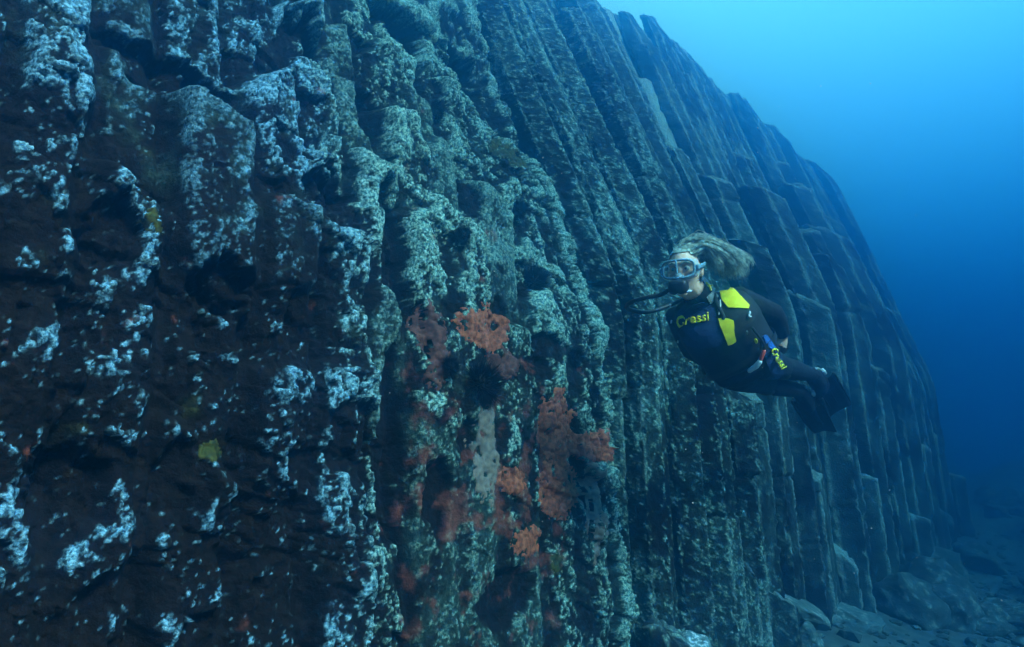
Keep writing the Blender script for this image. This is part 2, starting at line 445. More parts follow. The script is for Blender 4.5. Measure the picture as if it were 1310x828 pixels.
def cliff_material():
    m, nt, b = new_mat("basalt_with_crusts")
    N, L = nt.nodes, nt.links
    tc = N.new("ShaderNodeTexCoord")
    def attr(n):
        a = N.new("ShaderNodeAttribute"); a.attribute_name = n; return a.outputs['Fac']
    def noise(sc, det=4, rgh=0.6):
        n = N.new("ShaderNodeTexNoise"); n.inputs['Scale'].default_value = sc; n.inputs['Detail'].default_value = det
        n.inputs['Roughness'].default_value = rgh
        L.new(tc.outputs['Object'], n.inputs['Vector']); return n.outputs['Fac']
    def ramp(f, stops):
        r = N.new("ShaderNodeValToRGB"); e = r.color_ramp.elements
        while len(e) < len(stops): e.new(0.5)
        for x, (p, c) in zip(e, stops): x.position = p; x.color = (*c, 1)
        L.new(f, r.inputs[0]); return r.outputs[0]
    def mix(f, a, b_):
        x = N.new("ShaderNodeMix"); x.data_type = 'RGBA'; x.clamp_factor = True
        if isinstance(f, float): x.inputs[0].default_value = f
        else: L.new(f, x.inputs[0])
        for sock, val in ((x.inputs[6], a), (x.inputs[7], b_)):
            if isinstance(val, tuple): sock.default_value = (*val, 1)
            else: L.new(val, sock)
        return x.outputs[2]
    def mth(op, a, b_):
        x = N.new("ShaderNodeMath"); x.operation = op; x.use_clamp = (op != 'SUBTRACT')
        for sock, val in ((x.inputs[0], a), (x.inputs[1], b_)):
            if isinstance(val, (int, float)): sock.default_value = val
            else: L.new(val, sock)
        return x.outputs[0]
    n_f = noise(70, 5, 0.65); n_m = noise(24, 5, 0.65); n_c = noise(4, 3)
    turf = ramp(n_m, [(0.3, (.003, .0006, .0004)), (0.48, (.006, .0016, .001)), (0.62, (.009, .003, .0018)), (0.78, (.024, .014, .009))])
    rock = ramp(n_f, [(0.28, (.006, .009, .007)), (0.5, (.019, .027, .020)), (0.75, (.062, .074, .054))])
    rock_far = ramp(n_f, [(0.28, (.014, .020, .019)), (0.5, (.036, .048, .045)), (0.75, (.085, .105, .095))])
    silt_light_c = ramp(n_f, [(0.3, (.09, .13, .125)), (0.5, (.23, .29, .27)), (0.7, (.50, .56, .50))])  # also the colour of the painted lit edges
    crust_a = ramp(n_f, [(0.28, (.05, .095, .075)), (0.5, (.18, .29, .235)), (0.72, (.60, .74, .62))])
    crust_b = ramp(n_f, [(0.28, (.04, .09, .13)), (0.5, (.13, .27, .36)), (0.72, (.38, .60, .72))])
    crust = mix(attr("left"), crust_a, crust_b)
    redc = ramp(n_m, [(0.3, (.10, .018, .012)), (0.6, (.24, .05, .03)), (0.8, (.30, .12, .08))])
    olc = ramp(n_m, [(0.3, (.02, .02, .004)), (0.7, (.07, .06, .014))])
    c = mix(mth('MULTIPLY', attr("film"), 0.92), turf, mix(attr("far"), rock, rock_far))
    c = mix(mth('MULTIPLY', attr("silt_edge_light"), 0.9), c, silt_light_c)
    c = mix(mth('MULTIPLY', attr("olive"), 0.6), c, olc)
    # crusts are broken up at the finest scale
    brk = mth('MULTIPLY', mth('SUBTRACT', n_f, 0.33), 5.0)
    c = mix(mth('MULTIPLY', attr("pale"), brk), c, crust)
    c = mix(mth('MULTIPLY', attr("redt"), 0.75), c, redc)
    L.new(c, b.inputs['Base Color'])
    b.inputs['Roughness'].default_value = 0.9
    b.inputs['Specular IOR Level'].default_value = 0.15
    bp = N.new("ShaderNodeBump"); bp.inputs['Strength'].default_value = 0.9; bp.inputs['Distance'].default_value = 0.014
    h = N.new("ShaderNodeMath"); h.operation = 'ADD'; L.new(n_f, h.inputs[0]); L.new(n_m, h.inputs[1])
    L.new(h.outputs[0], bp.inputs['Height']); L.new(bp.outputs[0], b.inputs['Normal'])
    return m
M_CLIFF = cliff_material()
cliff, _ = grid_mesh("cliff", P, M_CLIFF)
for nm, ar in (("pale", pale), ("film", film), ("silt_edge_light", silt_edge_light), ("redt", redt), ("olive", olive), ("left", left), ("far", far)):
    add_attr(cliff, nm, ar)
tag(cliff, "tall underwater wall of dark basalt columns crusted with pale growth", "cliff", kind="structure")

# free standing columns of the far part of the wall, each one a prism of its own
Z_MAX = ([3.5, 6.0, 13.0, 14.8, 16.2, 17.0, 17.5, 18.3], [6.2, 6.1, 7.1, 6.9, 5.6, 3.2, 1.2, -0.7])
def make_column(s0, off0, R0, ztop, rg, stub):
    dz = 0.011 if s0 < 5 else 0.016 if s0 < 6.5 else (0.03 if s0 < 9 else 0.06)
    zs = np.arange(-1.8, ztop, dz)
    m = 6; ang = rg.uniform(0, 1.05) + np.arange(6) * math.pi / 3 + rg.uniform(-.2, .2, 6)
    rad = R0 * rg.uniform(.86, 1.12, 6)
    cs = np.stack([np.cos(ang) * rad, np.sin(ang) * rad], 1)
    ring, corner = [], []
    for k in range(6):
        a, b = cs[k], cs[(k + 1) % 6]; L_ = np.linalg.norm(b - a)
        for t in ((0.0, .05, .12, .20, .30, .40, .50, .60, .70, .80, .88, .95) if s0 < 6 else (0.0, .07, .22, .42, .60, .80, .93) if s0 < 9 else (0.0, .12, .38, .64, .88)):
            ring.append(a + (b - a) * t); corner.append(min(t, 1 - t) * L_)
    ring = np.array(ring); corner = np.array(corner); n = len(ring)
    out = ring / np.linalg.norm(ring, axis=1, keepdims=True)
    ts, tn = rg.uniform(-.45, .45), rg.uniform(-.75, -.05)
    fr = np.concatenate([np.ones(len(zs)), [.78, .5, .22]])
    zz = np.concatenate([zs, [zs[-1] + .012, zs[-1] + .018, zs[-1] + .02]])
    Zg = np.repeat(zz[:, None], n, 1); LS = ring[None, :, 0] * fr[:, None]; LN = ring[None, :, 1] * fr[:, None]
    # cracks across the column where it has shifted a little
    jit = np.zeros((len(zz), 2)); ringcut = np.zeros(len(zz))
    for zc in np.cumsum(rg.uniform(.5, 2.2, 8)) - 1.8:
        jit[zz > zc] += rg.normal(0, .016, 2); ringcut = np.maximum(ringcut, rg.uniform(.3, 1) * np.exp(-((zz - zc) / .022) ** 2))
    taper = (1 - .45 * sstep(ztop - .55, ztop, zz) * (0 if stub else 1)) * (1 - .13 * ringcut)
    LS = LS * taper[:, None] + jit[:, 0:1]; LN = LN * taper[:, None] + jit[:, 1:2]
    Zg = Zg + (ts * LS + tn * LN) * sstep(ztop - .7, ztop, Zg)
    wob = 0.03 * perlin(Zg[:, :1] * .5, s0 * 3.1, 7.0)
    Sg = s0 + LS + wob; Og = lean(np.full_like(Zg, s0), Zg) + off0 + LN
    Og = Og - 0.35 * np.maximum(s0 - np.interp(Zg, [-1.5, 0, 3, 5.7, 7.0, 8.0], [15.0, 15.0, 15.1, 15.3, 14.6, 12.0]) + 1.0, 0) ** 2 * 1.3
    q1 = fbm(Sg * 5, Zg * 3.2, Og * 5 + 3, 3); q2 = fbm(Sg * 17, Zg * 13, Og * 17 + 9, 3, .6); q3 = perlin(Sg * 46, Zg * 44, Og * 46); q4 = perlin(Sg * 80, Zg * 78, Og * 80)
    up = sstep(.3, 1.5, Zg + .4 * q1)
    chip = np.exp(-(corner[None, :] / .035) ** 2) * np.maximum(q1 * .9 + q2 * .9 - .05, 0)
    d = .022 * q1 + (.016 + .012 * up) * q2 + .006 * q3 - .105 * chip
    d = d * np.concatenate([np.ones(len(zs)), [.7, .5, .4]])[:, None]
    Sg = Sg + out[None, :, 0] * d; Og = Og + out[None, :, 1] * d
    cap = np.concatenate([np.zeros(len(zs) - 1), np.ones(4)])[:, None] * np.ones((1, n))
    Zg = Zg + cap * (.05 * q2 + .05 * q1)
    PP = NDIR * (Og[..., None] - DW) + TDIR * Sg[..., None]; PP[..., 2] = Zg
    V = PP.reshape(-1, 3); rows = len(zz)
    idx = np.arange(rows * n).reshape(rows, n)
    F = np.stack([idx[:-1], np.roll(idx, -1, 1)[:-1], np.roll(idx, -1, 1)[1:], idx[1:]], -1).reshape(-1, 4)
    edge = np.exp(-(corner[None, :] / .022) ** 2)
    b1 = fbm(Sg * 2.6, Zg * 1.5, Og * 2.6 + 31, 3)
    si = np.clip(sstep(.25, .9, edge * (0.75 + 1.2 * b1) + (.6 + .5 * b1) * cap + .75 * q2 + .45 * q3 + .55 * b1 - .04 + .10 * up), 0, 1)  # silt on caps and patches; lit corners painted pale
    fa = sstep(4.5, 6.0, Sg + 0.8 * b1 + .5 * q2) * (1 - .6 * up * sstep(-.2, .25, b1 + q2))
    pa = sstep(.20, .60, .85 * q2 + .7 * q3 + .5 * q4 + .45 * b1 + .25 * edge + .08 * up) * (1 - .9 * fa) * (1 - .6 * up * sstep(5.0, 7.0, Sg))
    at_ = {"pale": pa, "film": sstep(-.4, .25, b1 + .6 * q2), "silt_edge_light": si * (0.35 + 0.65 * fa), "redt": pa * 0, "olive": pa * 0, "left": pa * 0, "far": fa}
    return V, F, idx[-1], {k: np.broadcast_to(a, Zg.shape).reshape(-1) for k, a in at_.items()}
def column_object(name, parts):
    V = np.concatenate([p[0] for p in parts]); o0 = np.cumsum([0] + [len(p[0]) for p in parts])
    loops = np.concatenate([(p[1] + b).reshape(-1) for p, b in zip(parts, o0)] + [p[2] + b for p, b in zip(parts, o0)])
    tot = np.concatenate([np.full(len(p[1]), 4) for p in parts] + [[len(p[2])] for p in parts])
    me = bpy.data.meshes.new(name)
    me.vertices.add(len(V)); me.vertices.foreach_set("co", V.astype(np.float32).reshape(-1))
    me.loops.add(len(loops)); me.loops.foreach_set("vertex_index", loops.astype(np.int32))
    me.polygons.add(len(tot))
    me.polygons.foreach_set("loop_start", (np.cumsum(tot) - tot).astype(np.int32)); me.polygons.foreach_set("loop_total", tot.astype(np.int32))
    me.polygons.foreach_set("use_smooth", np.ones(len(tot), bool))
    me.update(calc_edges=True); me.materials.append(M_CLIFF)
    o = bpy.data.objects.new(name, me); COL.objects.link(o); o.parent = cliff
    for k in parts[0][3]:
        add_attr(o, k, np.concatenate([p[3][k] for p in parts]))
    return o
def column_rows():
    rg = np.random.RandomState(17); back = []
    for row, (o0, smin) in enumerate(((.02, 3.72), (-.26, 3.85), (-.58, 5.2))):
        s0 = smin
        while s0 < 15.4:
            R0 = rg.uniform(.12, .22) * (1 + .03 * max(s0 - 5, 0)) * (1.0, 1.1, 1.15)[row]
            zm = float(np.interp(s0, *Z_MAX)) + rg.uniform(-.16, .1) - (0.40, .18, 0)[row]
            zt = zm; stub = False
            if row == 0:
                r = rg.rand()
                if r < .30 and s0 < 15: zt = rg.uniform(-1.05, .35); stub = True
                elif r < .80 and s0 < 15.5: zt = min(rg.uniform(.6, 4.8), zm); stub = True
            elif row == 1 and rg.rand() < .38 and s0 < 15: zt = min(rg.uniform(.2, 5.2), zm); stub = zt < zm
            c = make_column(s0, o0 + rg.uniform(-.09, .09) + (.10 if stub and zt < .4 and row == 0 else 0), R0, zt, rg, stub)
            if row < 2: column_object("column", [c])
            else: back.append(c)
            s0 += R0 * rg.uniform(1.45, 1.75) + .01
    o = column_object("column_bank", back); o["kind"] = "stuff"
    # broken stumps standing in front, some low with pale tops, some high on the slope
    for s0, o0, R0, zt in ((4.75, .16, .15, -.62), (5.25, .22, .17, -.92), (6.3, .20, .17, -.02), (6.75, .24, .19, -.72), (7.75, .26, .26, -.10), (8.5, .2, .2, -.75), (9.5, .28, .26, -.55), (10.6, .26, .28, .25),
                           (11.4, .2, .28, -.5), (4.9, .13, .2, .55), (5.6, .15, .22, 1.35), (6.1, .16, .22, 2.1), (6.5, .15, .2, .95), (7.2, .18, .26, 1.75), (7.4, .15, .24, 3.1), (8.2, .2, .28, 2.4), (8.9, .18, .28, 1.2), (9.9, .2, .3, 3.3)):
        column_object("column", [make_column(s0, o0, R0, zt, rg, True)])
column_rows()

def wall_ij(s, z):
    return int(np.argmin(np.abs(Z1 - z))), int(np.argmin(np.abs(S1 - s)))
def wall_surface(s, z):
    i, j = wall_ij(s, z)
    i0, i1 = max(i - 4, 0), min(i + 4, len(Z1) - 1); j0, j1 = max(j - 4, 0), min(j + 4, len(S1) - 1)
    p = P[i, j]
    n = np.cross(P[i, j1] - P[i, j0], P[i1, j] - P[i0, j]); n = n / np.linalg.norm(n)
    if n @ NDIR < 0: n = -n
    return Vector(p), Vector(n)

# ------------------------------------------------------------------ the seabed
def seabed():
    xs = np.concatenate([np.linspace(-8.5, -2, 14), np.linspace(-1.9, 14, 320), np.linspace(14.2, 29.5, 80)])
    ys = np.concatenate([np.linspace(-0.95, 1, 12), np.linspace(1.1, 22, 400), np.linspace(22.2, 33.5, 50)])
    X, Y = np.meshgrid(xs.astype(np.float32), ys.astype(np.float32))
    q = X * NDIR[0] + Y * NDIR[1] + DW            # metres out from the wall
    a = X * TDIR[0] + Y * TDIR[1]
    H = FLOOR + 0.10 * fbm(X * 0.5, Y * 0.5, 1.0, 3) + 0.02 * fbm(X * 4, Y * 4, 3.0, 3)
    H += 0.008 * np.sin((X * 0.8 + Y * 0.5) * 38 + 4 * perlin(X * 2, Y * 2, 5.0))
    H += 0.22 * np.exp(-(np.maximum(q, 0) / 0.7) ** 2)           # sand banked against the foot
    H -= 0.05 * np.maximum(q - 1.2, 0) * sstep(9, 3, a)
    # a rubble slope rises beyond the far end of the wall
    H += 1.6 * sstep(12, 24, a) * (0.75 + 0.25 * np.sin(q * 1.1)) * sstep(14, 2, q) + 0.25 * fbm(X * 0.9, Y * 0.9, 8.0, 3) * sstep(11, 17, a)
    PP = np.stack([X, Y, H], axis=-1)
    m = noisy_mat("silty_sand", (.05, .056, .052), (.11, .118, .105), 9, 0.95, 0.4, 0.01, c3=(.08, .086, .078), spec=0.1)
    o, _ = grid_mesh("seabed", PP, m)
    tag(o, "pale silty sand floor at the foot of the wall", "seabed", kind="structure")
    bv = BVHTree.FromPolygons([Vector(v) for v in PP.reshape(-1, 3)], [tuple(int(x) for x in p.vertices) for p in o.data.polygons])
    return o, bv
seabed_o, seabed_bvh = seabed()
def floor_z(x, y):
    h = seabed_bvh.ray_cast(Vector((x, y, 20)), Vector((0, 0, -1)))
    return h[0].z if h[0] else FLOOR
# ------------------------------------------------------------------ crusts and sponges growing on the wall
def grow_patch(name, px, py, rx, ry, mat, label, cat, group, seed, h=0.005, rag=0.7):
    """A flat growth moulded to the rock: its own mesh, a few millimetres to a centimetre thick, with a ragged edge."""
    s0, z0 = on_wall(px, py)
    sx = abs(on_wall(px + rx, py)[0] - on_wall(px - rx, py)[0]) / 2; sz = abs(on_wall(px, py - ry)[1] - on_wall(px, py + ry)[1]) / 2
    j0, j1 = np.searchsorted(S1, [s0 - 1.7 * sx, s0 + 1.7 * sx]); i0, i1 = np.searchsorted(Z1, [z0 - 1.7 * sz, z0 + 1.7 * sz])
    s_, z_ = S[i0:i1, j0:j1], Z[i0:i1, j0:j1]; p_ = P[i0:i1, j0:j1].astype(np.float64)
    a, b = (s_ - s0) / sx, (z_ - z0) / sz
    m = np.sqrt(a * a + b * b) + rag * fbm(a * 1.6 + seed, b * 1.6, seed * 1.7, 4, 0.6) + 0.28 * perlin(s_ * 50, z_ * 50, seed + O[i0:i1, j0:j1] * 50)
    m = m + 0.9 * sstep(0.30, 0.6, perlin(s_ * 22, z_ * 22, seed + 9.0 + O[i0:i1, j0:j1] * 22))          # gaps where the rock shows
    ds = np.gradient(p_, axis=1); dz = np.gradient(p_, axis=0)
    n = np.cross(ds, dz); n /= np.linalg.norm(n, axis=-1, keepdims=True) + 1e-9
    n *= np.sign((n @ NDIR))[..., None] + 1e-9
    th = np.where(m < 1, h * np.sqrt(np.clip(1 - m, 0, 1)) * (0.75 + 0.35 * perlin(s_ * 40, z_ * 40, seed + 3)) + 0.003, -0.004)
    q = p_ + n * th[..., None]
    quad = (m < 1.0)
    q4 = quad[:-1, :-1] | quad[:-1, 1:] | quad[1:, 1:] | quad[1:, :-1]
    ext = np.linalg.norm(p_[:-1, 1:] - p_[:-1, :-1], axis=-1)
    q4 &= ext < 0.028                                              # nothing grows round on to the steep flanks
    # keep the one piece that hangs together
    lab = np.zeros(q4.shape, int); best, cur = (0, 0), 0
    for i, j in zip(*np.nonzero(q4)):
        if lab[i, j]: continue
        cur += 1; st = [(i, j)]; lab[i, j] = cur; cnt = 0
        while st:
            a_, b_ = st.pop(); cnt += 1
            for da, db in ((1, 0), (-1, 0), (0, 1), (0, -1)):
                x, y = a_ + da, b_ + db
                if 0 <= x < q4.shape[0] and 0 <= y < q4.shape[1] and q4[x, y] and not lab[x, y]:
                    lab[x, y] = cur; st.append((x, y))
        best = max(best, (cnt, cur))
    q4 = q4 & (lab == best[1])
    if q4.sum() < 6: return None
    o, _ = grid_mesh(name, q, mat, q4)
    tag(o, label, cat, group)
    return o
M_REDSP = noisy_mat("red_sponge", (.17, .032, .015), (.44, .105, .05), 45, 0.85, 0.7, 0.008, c3=(.30, .062, .028), spec=0.15)
M_DULLSP = noisy_mat("dull_red_crust", (.06, .016, .012), (.15, .045, .033), 40, 0.85, 0.5, 0.005, c3=(.10, .03, .022), spec=0.15)
M_MAUVE = noisy_mat("mauve_crust", (.13, .085, .065), (.22, .155, .12), 40, 0.85, 0.4, 0.004, spec=0.15)
M_OLIVE = noisy_mat("olive_sponge", (.022, .02, .004), (.065, .055, .010), 45, 0.85, 0.5, 0.005, spec=0.15)
RED = "red sponges encrusting the wall"
for a in [("red_sponge", 622, 422, 30, 30, M_REDSP, "orange red encrusting sponge above the large black urchin on the wall", "sponge", RED, 1.0),
          ("red_sponge", 716, 545, 26, 46, M_REDSP, "tall orange red encrusting sponge low on the wall", "sponge", RED, 4.0),
          ("red_sponge", 722, 625, 32, 34, M_REDSP, "broad red encrusting sponge just below the tall one on the wall", "sponge", RED, 2.3),
          ("red_sponge", 778, 572, 24, 22, M_REDSP, "small forked red sponge patch nearest the diver's fins", "sponge", RED, 5.7),
          ("red_sponge", 676, 692, 17, 19, M_REDSP, "small dark red sponge patch lowest on the wall", "sponge", RED, 7.1),
          ("red_sponge", 655, 615, 18, 16, M_REDSP, "small red sponge patch between two pale crusts", "sponge", RED, 8.4),
          ("dull_red_crust", 558, 440, 20, 52, M_DULLSP, "long faded maroon crust beside the dark vertical groove", "crust", None, 3.3),
          ("dull_red_crust", 640, 465, 20, 20, M_DULLSP, "faded red crust just beside the large black urchin", "crust", None, 6.1),
          ("dull_red_crust", 800, 566, 12, 30, M_DULLSP, "narrow faded maroon crust on the rock below the diver", "crust", None, 9.3),
          ("mauve_crust", 622, 575, 16, 62, M_MAUVE, "smooth mauve grey crust running down below the large urchin", "crust", None, 12.2, 0.004, 0.65),
          ("mauve_crust", 752, 650, 13, 60, M_MAUVE, "smooth mauve grey crust beside the broad red sponge", "crust", None, 13.1, 0.004, 0.65),
          ("olive_sponge", 652, 196, 14, 12, M_OLIVE, "olive yellow sponge high on the wall", "sponge", None, 14.0),
          ("olive_sponge", 200, 284, 11, 15, M_OLIVE, "olive brown sponge on the dark weedy end of the wall", "sponge", None, 15.5),
          ("olive_sponge", 268, 578, 15, 15, M_OLIVE, "olive brown sponge low among dark weed", "sponge", None, 16.5),
          ("olive_sponge", 711, 720, 8, 14, M_OLIVE, "tiny yellow sponge low on the wall under the red sponges", "sponge", None, 17.5)]:
    grow_patch(*a)

# ------------------------------------------------------------------ sea urchins
M_TEST = noisy_mat("urchin_shell", (.006, .004, .006), (.014, .009, .012), 80, 0.6, 0.3, 0.003)
M_SPINE = noisy_mat("urchin_spines", (.005, .003, .005), (.012, .008, .012), 60, 0.4, 0.1, 0.002)
def make_urchin(seed):
    rnd = random.Random(seed)
    V, F = [], []
    n, m = 20, 10
    for i in range(m + 1):
        ph = (math.pi * .56) * i / m
        for k in range(n):
            t = 2 * math.pi * k / n; r = 1 + .04 * math.cos(5 * t)
            V.append(Vector((math.sin(ph) * math.cos(t) * r * .58, math.sin(ph) * math.sin(t) * r * .58, math.cos(ph) * .42)))
    for i in range(m):
        for k in range(n):
            F.append((i * n + k, (i + 1) * n + k, (i + 1) * n + (k + 1) % n, i * n + (k + 1) % n))
    root = link_mesh("sea_urchin", V, F, M_TEST)
    V, F = [], []
    for j in range(620):
        ph = math.acos(1 - rnd.random() * 1.15); t = rnd.uniform(0, 2 * math.pi)
        d = Vector((math.sin(ph) * math.cos(t), math.sin(ph) * math.sin(t), math.cos(ph)))
        p = Vector((d.x * .57, d.y * .57, max(d.z, -.1) * .41)); d = (d + Vector((rnd.gauss(0, .15), rnd.gauss(0, .15), .12 + rnd.gauss(0, .15)))).normalized()
        L_ = rnd.uniform(.45, .85); o = d.orthogonal().normalized(); o2 = d.cross(o); k0 = len(V); r = .022
        V += [p + o * r, p - o * r * .5 + o2 * r * .87, p - o * r * .5 - o2 * r * .87, p + d * L_]
        F += [(k0, k0 + 1, k0 + 3), (k0 + 1, k0 + 2, k0 + 3), (k0 + 2, k0, k0 + 3)]
    link_mesh("spines", V, F, M_SPINE, root, smooth=False)
    return root
URCH = [(702, 204, 10, "black sea urchin highest on the wall, sitting on bare pale rock"), (722, 287, 11, "black sea urchin midway up the wall above the pale crust edge"),
        (683, 364, 13, "round black sea urchin under the bright pale crust"), (613, 492, 19, "largest black sea urchin, just below the orange red sponge"),
        (662, 268, 8, "small black sea urchin beside a pale speckled rib"), (574, 470, 9, "small black sea urchin on the faded maroon crust"),
        (596, 302, 8, "small black sea urchin left of the bright pale crust"), (735, 455, 8, "small black sea urchin just above the tall red sponge"), (560, 150, 9, "black sea urchin high up above the dark vertical groove"), (758, 505, 7, "tiny black sea urchin above the forked red patch")]
proto = make_urchin(3)
for i, (px, py, rpx, lab) in enumerate(URCH):
    if i == 0:
        u_ = proto
    else:
        u_ = proto.copy(); COL.objects.link(u_)
        for ch in proto.children:
            c = ch.copy(); COL.objects.link(c); c.parent = u_
    s0, z0 = on_wall(px, py); p, n = wall_surface(s0, z0)
    rad = rpx / FPX * p.dot(Vector((0, math.cos(PITCH), math.sin(PITCH))))
    u_.location = p + n * rad * .25
    u_.rotation_euler = (n * 1.0 + Vector((NDIR[0], NDIR[1], .1)) * 0.6).to_track_quat('Z', 'Y').to_euler()
    u_.scale = (rad * 1.6,) * 3
    tag(u_, lab, "sea urchin", "black sea urchins on the wall")

# ------------------------------------------------------------------ fallen blocks at the foot of the wall
def block_mesh(seed, sub=5, knobs=0.15):
    """An angular, weathered block of basalt, about one unit across."""
    rnd = np.random.RandomState(seed)
    bm = bmesh.new(); bmesh.ops.create_icosphere(bm, subdivisions=sub, radius=1.0)
    co = np.array([v.co[:] for v in bm.verts])
    r = np.full(len(co), 10.0)
    nrm = rnd.normal(size=(13, 3)); nrm /= np.linalg.norm(nrm, axis=1, keepdims=True); dd = rnd.uniform(0.42, 0.72, 13)
    for q, d in zip(nrm, dd):
        c = co @ q; r = np.minimum(r, np.where(c > .05, d / np.maximum(c, .05), 10))
    r = np.minimum(r, 1.0)
    p = co * r[:, None]
    f = fbm(p[:, 0] * 2.2 + seed, p[:, 1] * 2.2, p[:, 2] * 2.2, 5, .55)
    p = p + co * (knobs * f)[:, None]
    for v, c in zip(bm.verts, p): v.co = c
    me = bpy.data.meshes.new("boulder"); bm.to_mesh(me); bm.free()
    me.polygons.foreach_set("use_smooth", [True] * len(me.polygons))
    return me
def rock_mat(name, dark, mid, pale, cover):
    m, nt, b = new_mat(name); N, L = nt.nodes, nt.links
    tc = N.new("ShaderNodeTexCoord")
    n1 = N.new("ShaderNodeTexNoise"); n1.inputs['Scale'].default_value = 5; n1.inputs['Detail'].default_value = 9; n1.inputs['Roughness'].default_value = .68
    L.new(tc.outputs['Object'], n1.inputs['Vector'])
    r = N.new("ShaderNodeValToRGB"); e = r.color_ramp.elements; e.new(.5); e.new(.6)
    for x, (p, c) in zip(e, ((cover - .2, dark), (cover - .04, mid), (cover + .02, mid), (cover + .10, pale))): x.position = p; x.color = (*c, 1)
    L.new(n1.outputs['Fac'], r.inputs[0]); L.new(r.outputs[0], b.inputs['Base Color'])
    b.inputs['Roughness'].default_value = .9; b.inputs['Specular IOR Level'].default_value = .15
    bp = N.new("ShaderNodeBump"); bp.inputs['Strength'].default_value = .6; bp.inputs['Distance'].default_value = .03
    L.new(n1.outputs['Fac'], bp.inputs['Height']); L.new(bp.outputs[0], b.inputs['Normal'])
    return m
M_BCRUST = rock_mat("crusted_block", (.03, .035, .03), (.14, .20, .20), (.66, .76, .78), .50)
M_BGREY = rock_mat("silted_block", (.03, .04, .038), (.10, .13, .12), (.30, .35, .32), .52)
M_BDARK = rock_mat("dark_block", (.015, .02, .02), (.05, .06, .055), (.20, .235, .21), .52)
def put_rock(me, mat, px, py, D, size, rot, label, group=None, name="boulder"):
    o = bpy.data.objects.new(name, me); COL.objects.link(o)
    if not me.materials: me.materials.append(mat)
    o.location = at(px, py, D); o.scale = size; o.rotation_euler = rot
    tag(o, label, "boulder", group); return o
B1, B2, B3, B4, B5, B6 = [block_mesh(k) for k in (1, 2, 4, 6, 9, 12)]
put_rock(B1, M_BCRUST, 884, 830, 3.9, (.17, .17, .13), (0.1, 0.1, .4), "bright pale crusted boulder at the foot of the wall, closest to the camera")
put_rock(B2, M_BGREY, 992, 768, 5.1, (.42, .22, .13), (0.25, .50, -.35), "long tilted slab leaning against the foot of the columns", name="slab")
put_rock(B3, M_BGREY, 1080, 792, 5.7, (.36, .28, .17), (.1, .05, .5), "broad flat topped grey boulder on the sand beside the tilted slab")
put_rock(B4, M_BGREY, 1032, 812, 5.0, (.17, .15, .12), (.3, .2, 1.0), "small grey boulder lying in front of the tilted slab")
put_rock(B5, M_BGREY, 1195, 722, 8.6, (.48, .4, .28), (.2, .1, .2), "hazy boulder where the wall meets the rubble slope")
def rubble():
    rnd = random.Random(21)
    ms = [B6] + [block_mesh(k, 4) for k in (20, 23, 27)]
    for m_ in ms: m_.materials.append(M_BDARK)
    for k in range(70):
        a = rnd.uniform(7.5, 17.5); q = rnd.uniform(0.2, 0.6 + (a - 6.5) * 0.62)
        if q < .5 and a < 9: continue
        p = NDIR * (-DW + q) + TDIR * a
        r = rnd.uniform(.16, .34) * (1 + .07 * (a - 7)) * (1.7 if rnd.random() < .18 else 1)
        z = floor_z(p[0], p[1])
        o = bpy.data.objects.new("rubble_boulder", ms[k % 4]); COL.objects.link(o)
        o.location = (p[0], p[1], z + r * .25); o.scale = (r * rnd.uniform(.8, 1.4), r * rnd.uniform(.8, 1.2), r * rnd.uniform(.6, 1.0))
        o.rotation_euler = (rnd.uniform(-.4, .4), rnd.uniform(-.4, .4), rnd.uniform(0, 6.28))
        tag(o, "dark boulder in the hazy rubble on the sand beyond the columns", "boulder", "rubble boulders beyond the columns")
rubble()

# ------------------------------------------------------------------ drifting specks in the water
def specks():
    rnd = random.Random(4); V, F = [], []
    for k in range(260):
        D = rnd.uniform(1.3, 7.0) ; c = at(rnd.uniform(-100, 1400), rnd.uniform(-60, 880), D)
        if c.dot(Vector(NDIR)) < -DW + .5 or c.z < FLOOR + .3: continue
        r = rnd.uniform(.0010, .0030); n = len(V)
        a, b = Vector((rnd.gauss(0, 1), rnd.gauss(0, 1), rnd.gauss(0, 1))).normalized(), Vector((rnd.gauss(0, 1), rnd.gauss(0, 1), rnd.gauss(0, 1))).normalized()
        b = (b - a * b.dot(a)).normalized(); d = a.cross(b)
        V += [c + a * r, c - a * r, c + b * r * .8, c - b * r * .8, c + d * r * .7, c - d * r * .7]
        F += [(n, n + 2, n + 4), (n + 2, n + 1, n + 4), (n + 1, n + 3, n + 4), (n + 3, n, n + 4), (n + 2, n, n + 5), (n + 1, n + 2, n + 5), (n + 3, n + 1, n + 5), (n, n + 3, n + 5)]
    m = noisy_mat("pale_flock", (.35, .38, .36), (.6, .62, .6), 50, .9, 0)
    tag(link_mesh("drifting_specks", V, F, m), "tiny pale specks drifting in the open water", "specks", kind="stuff")
specks()

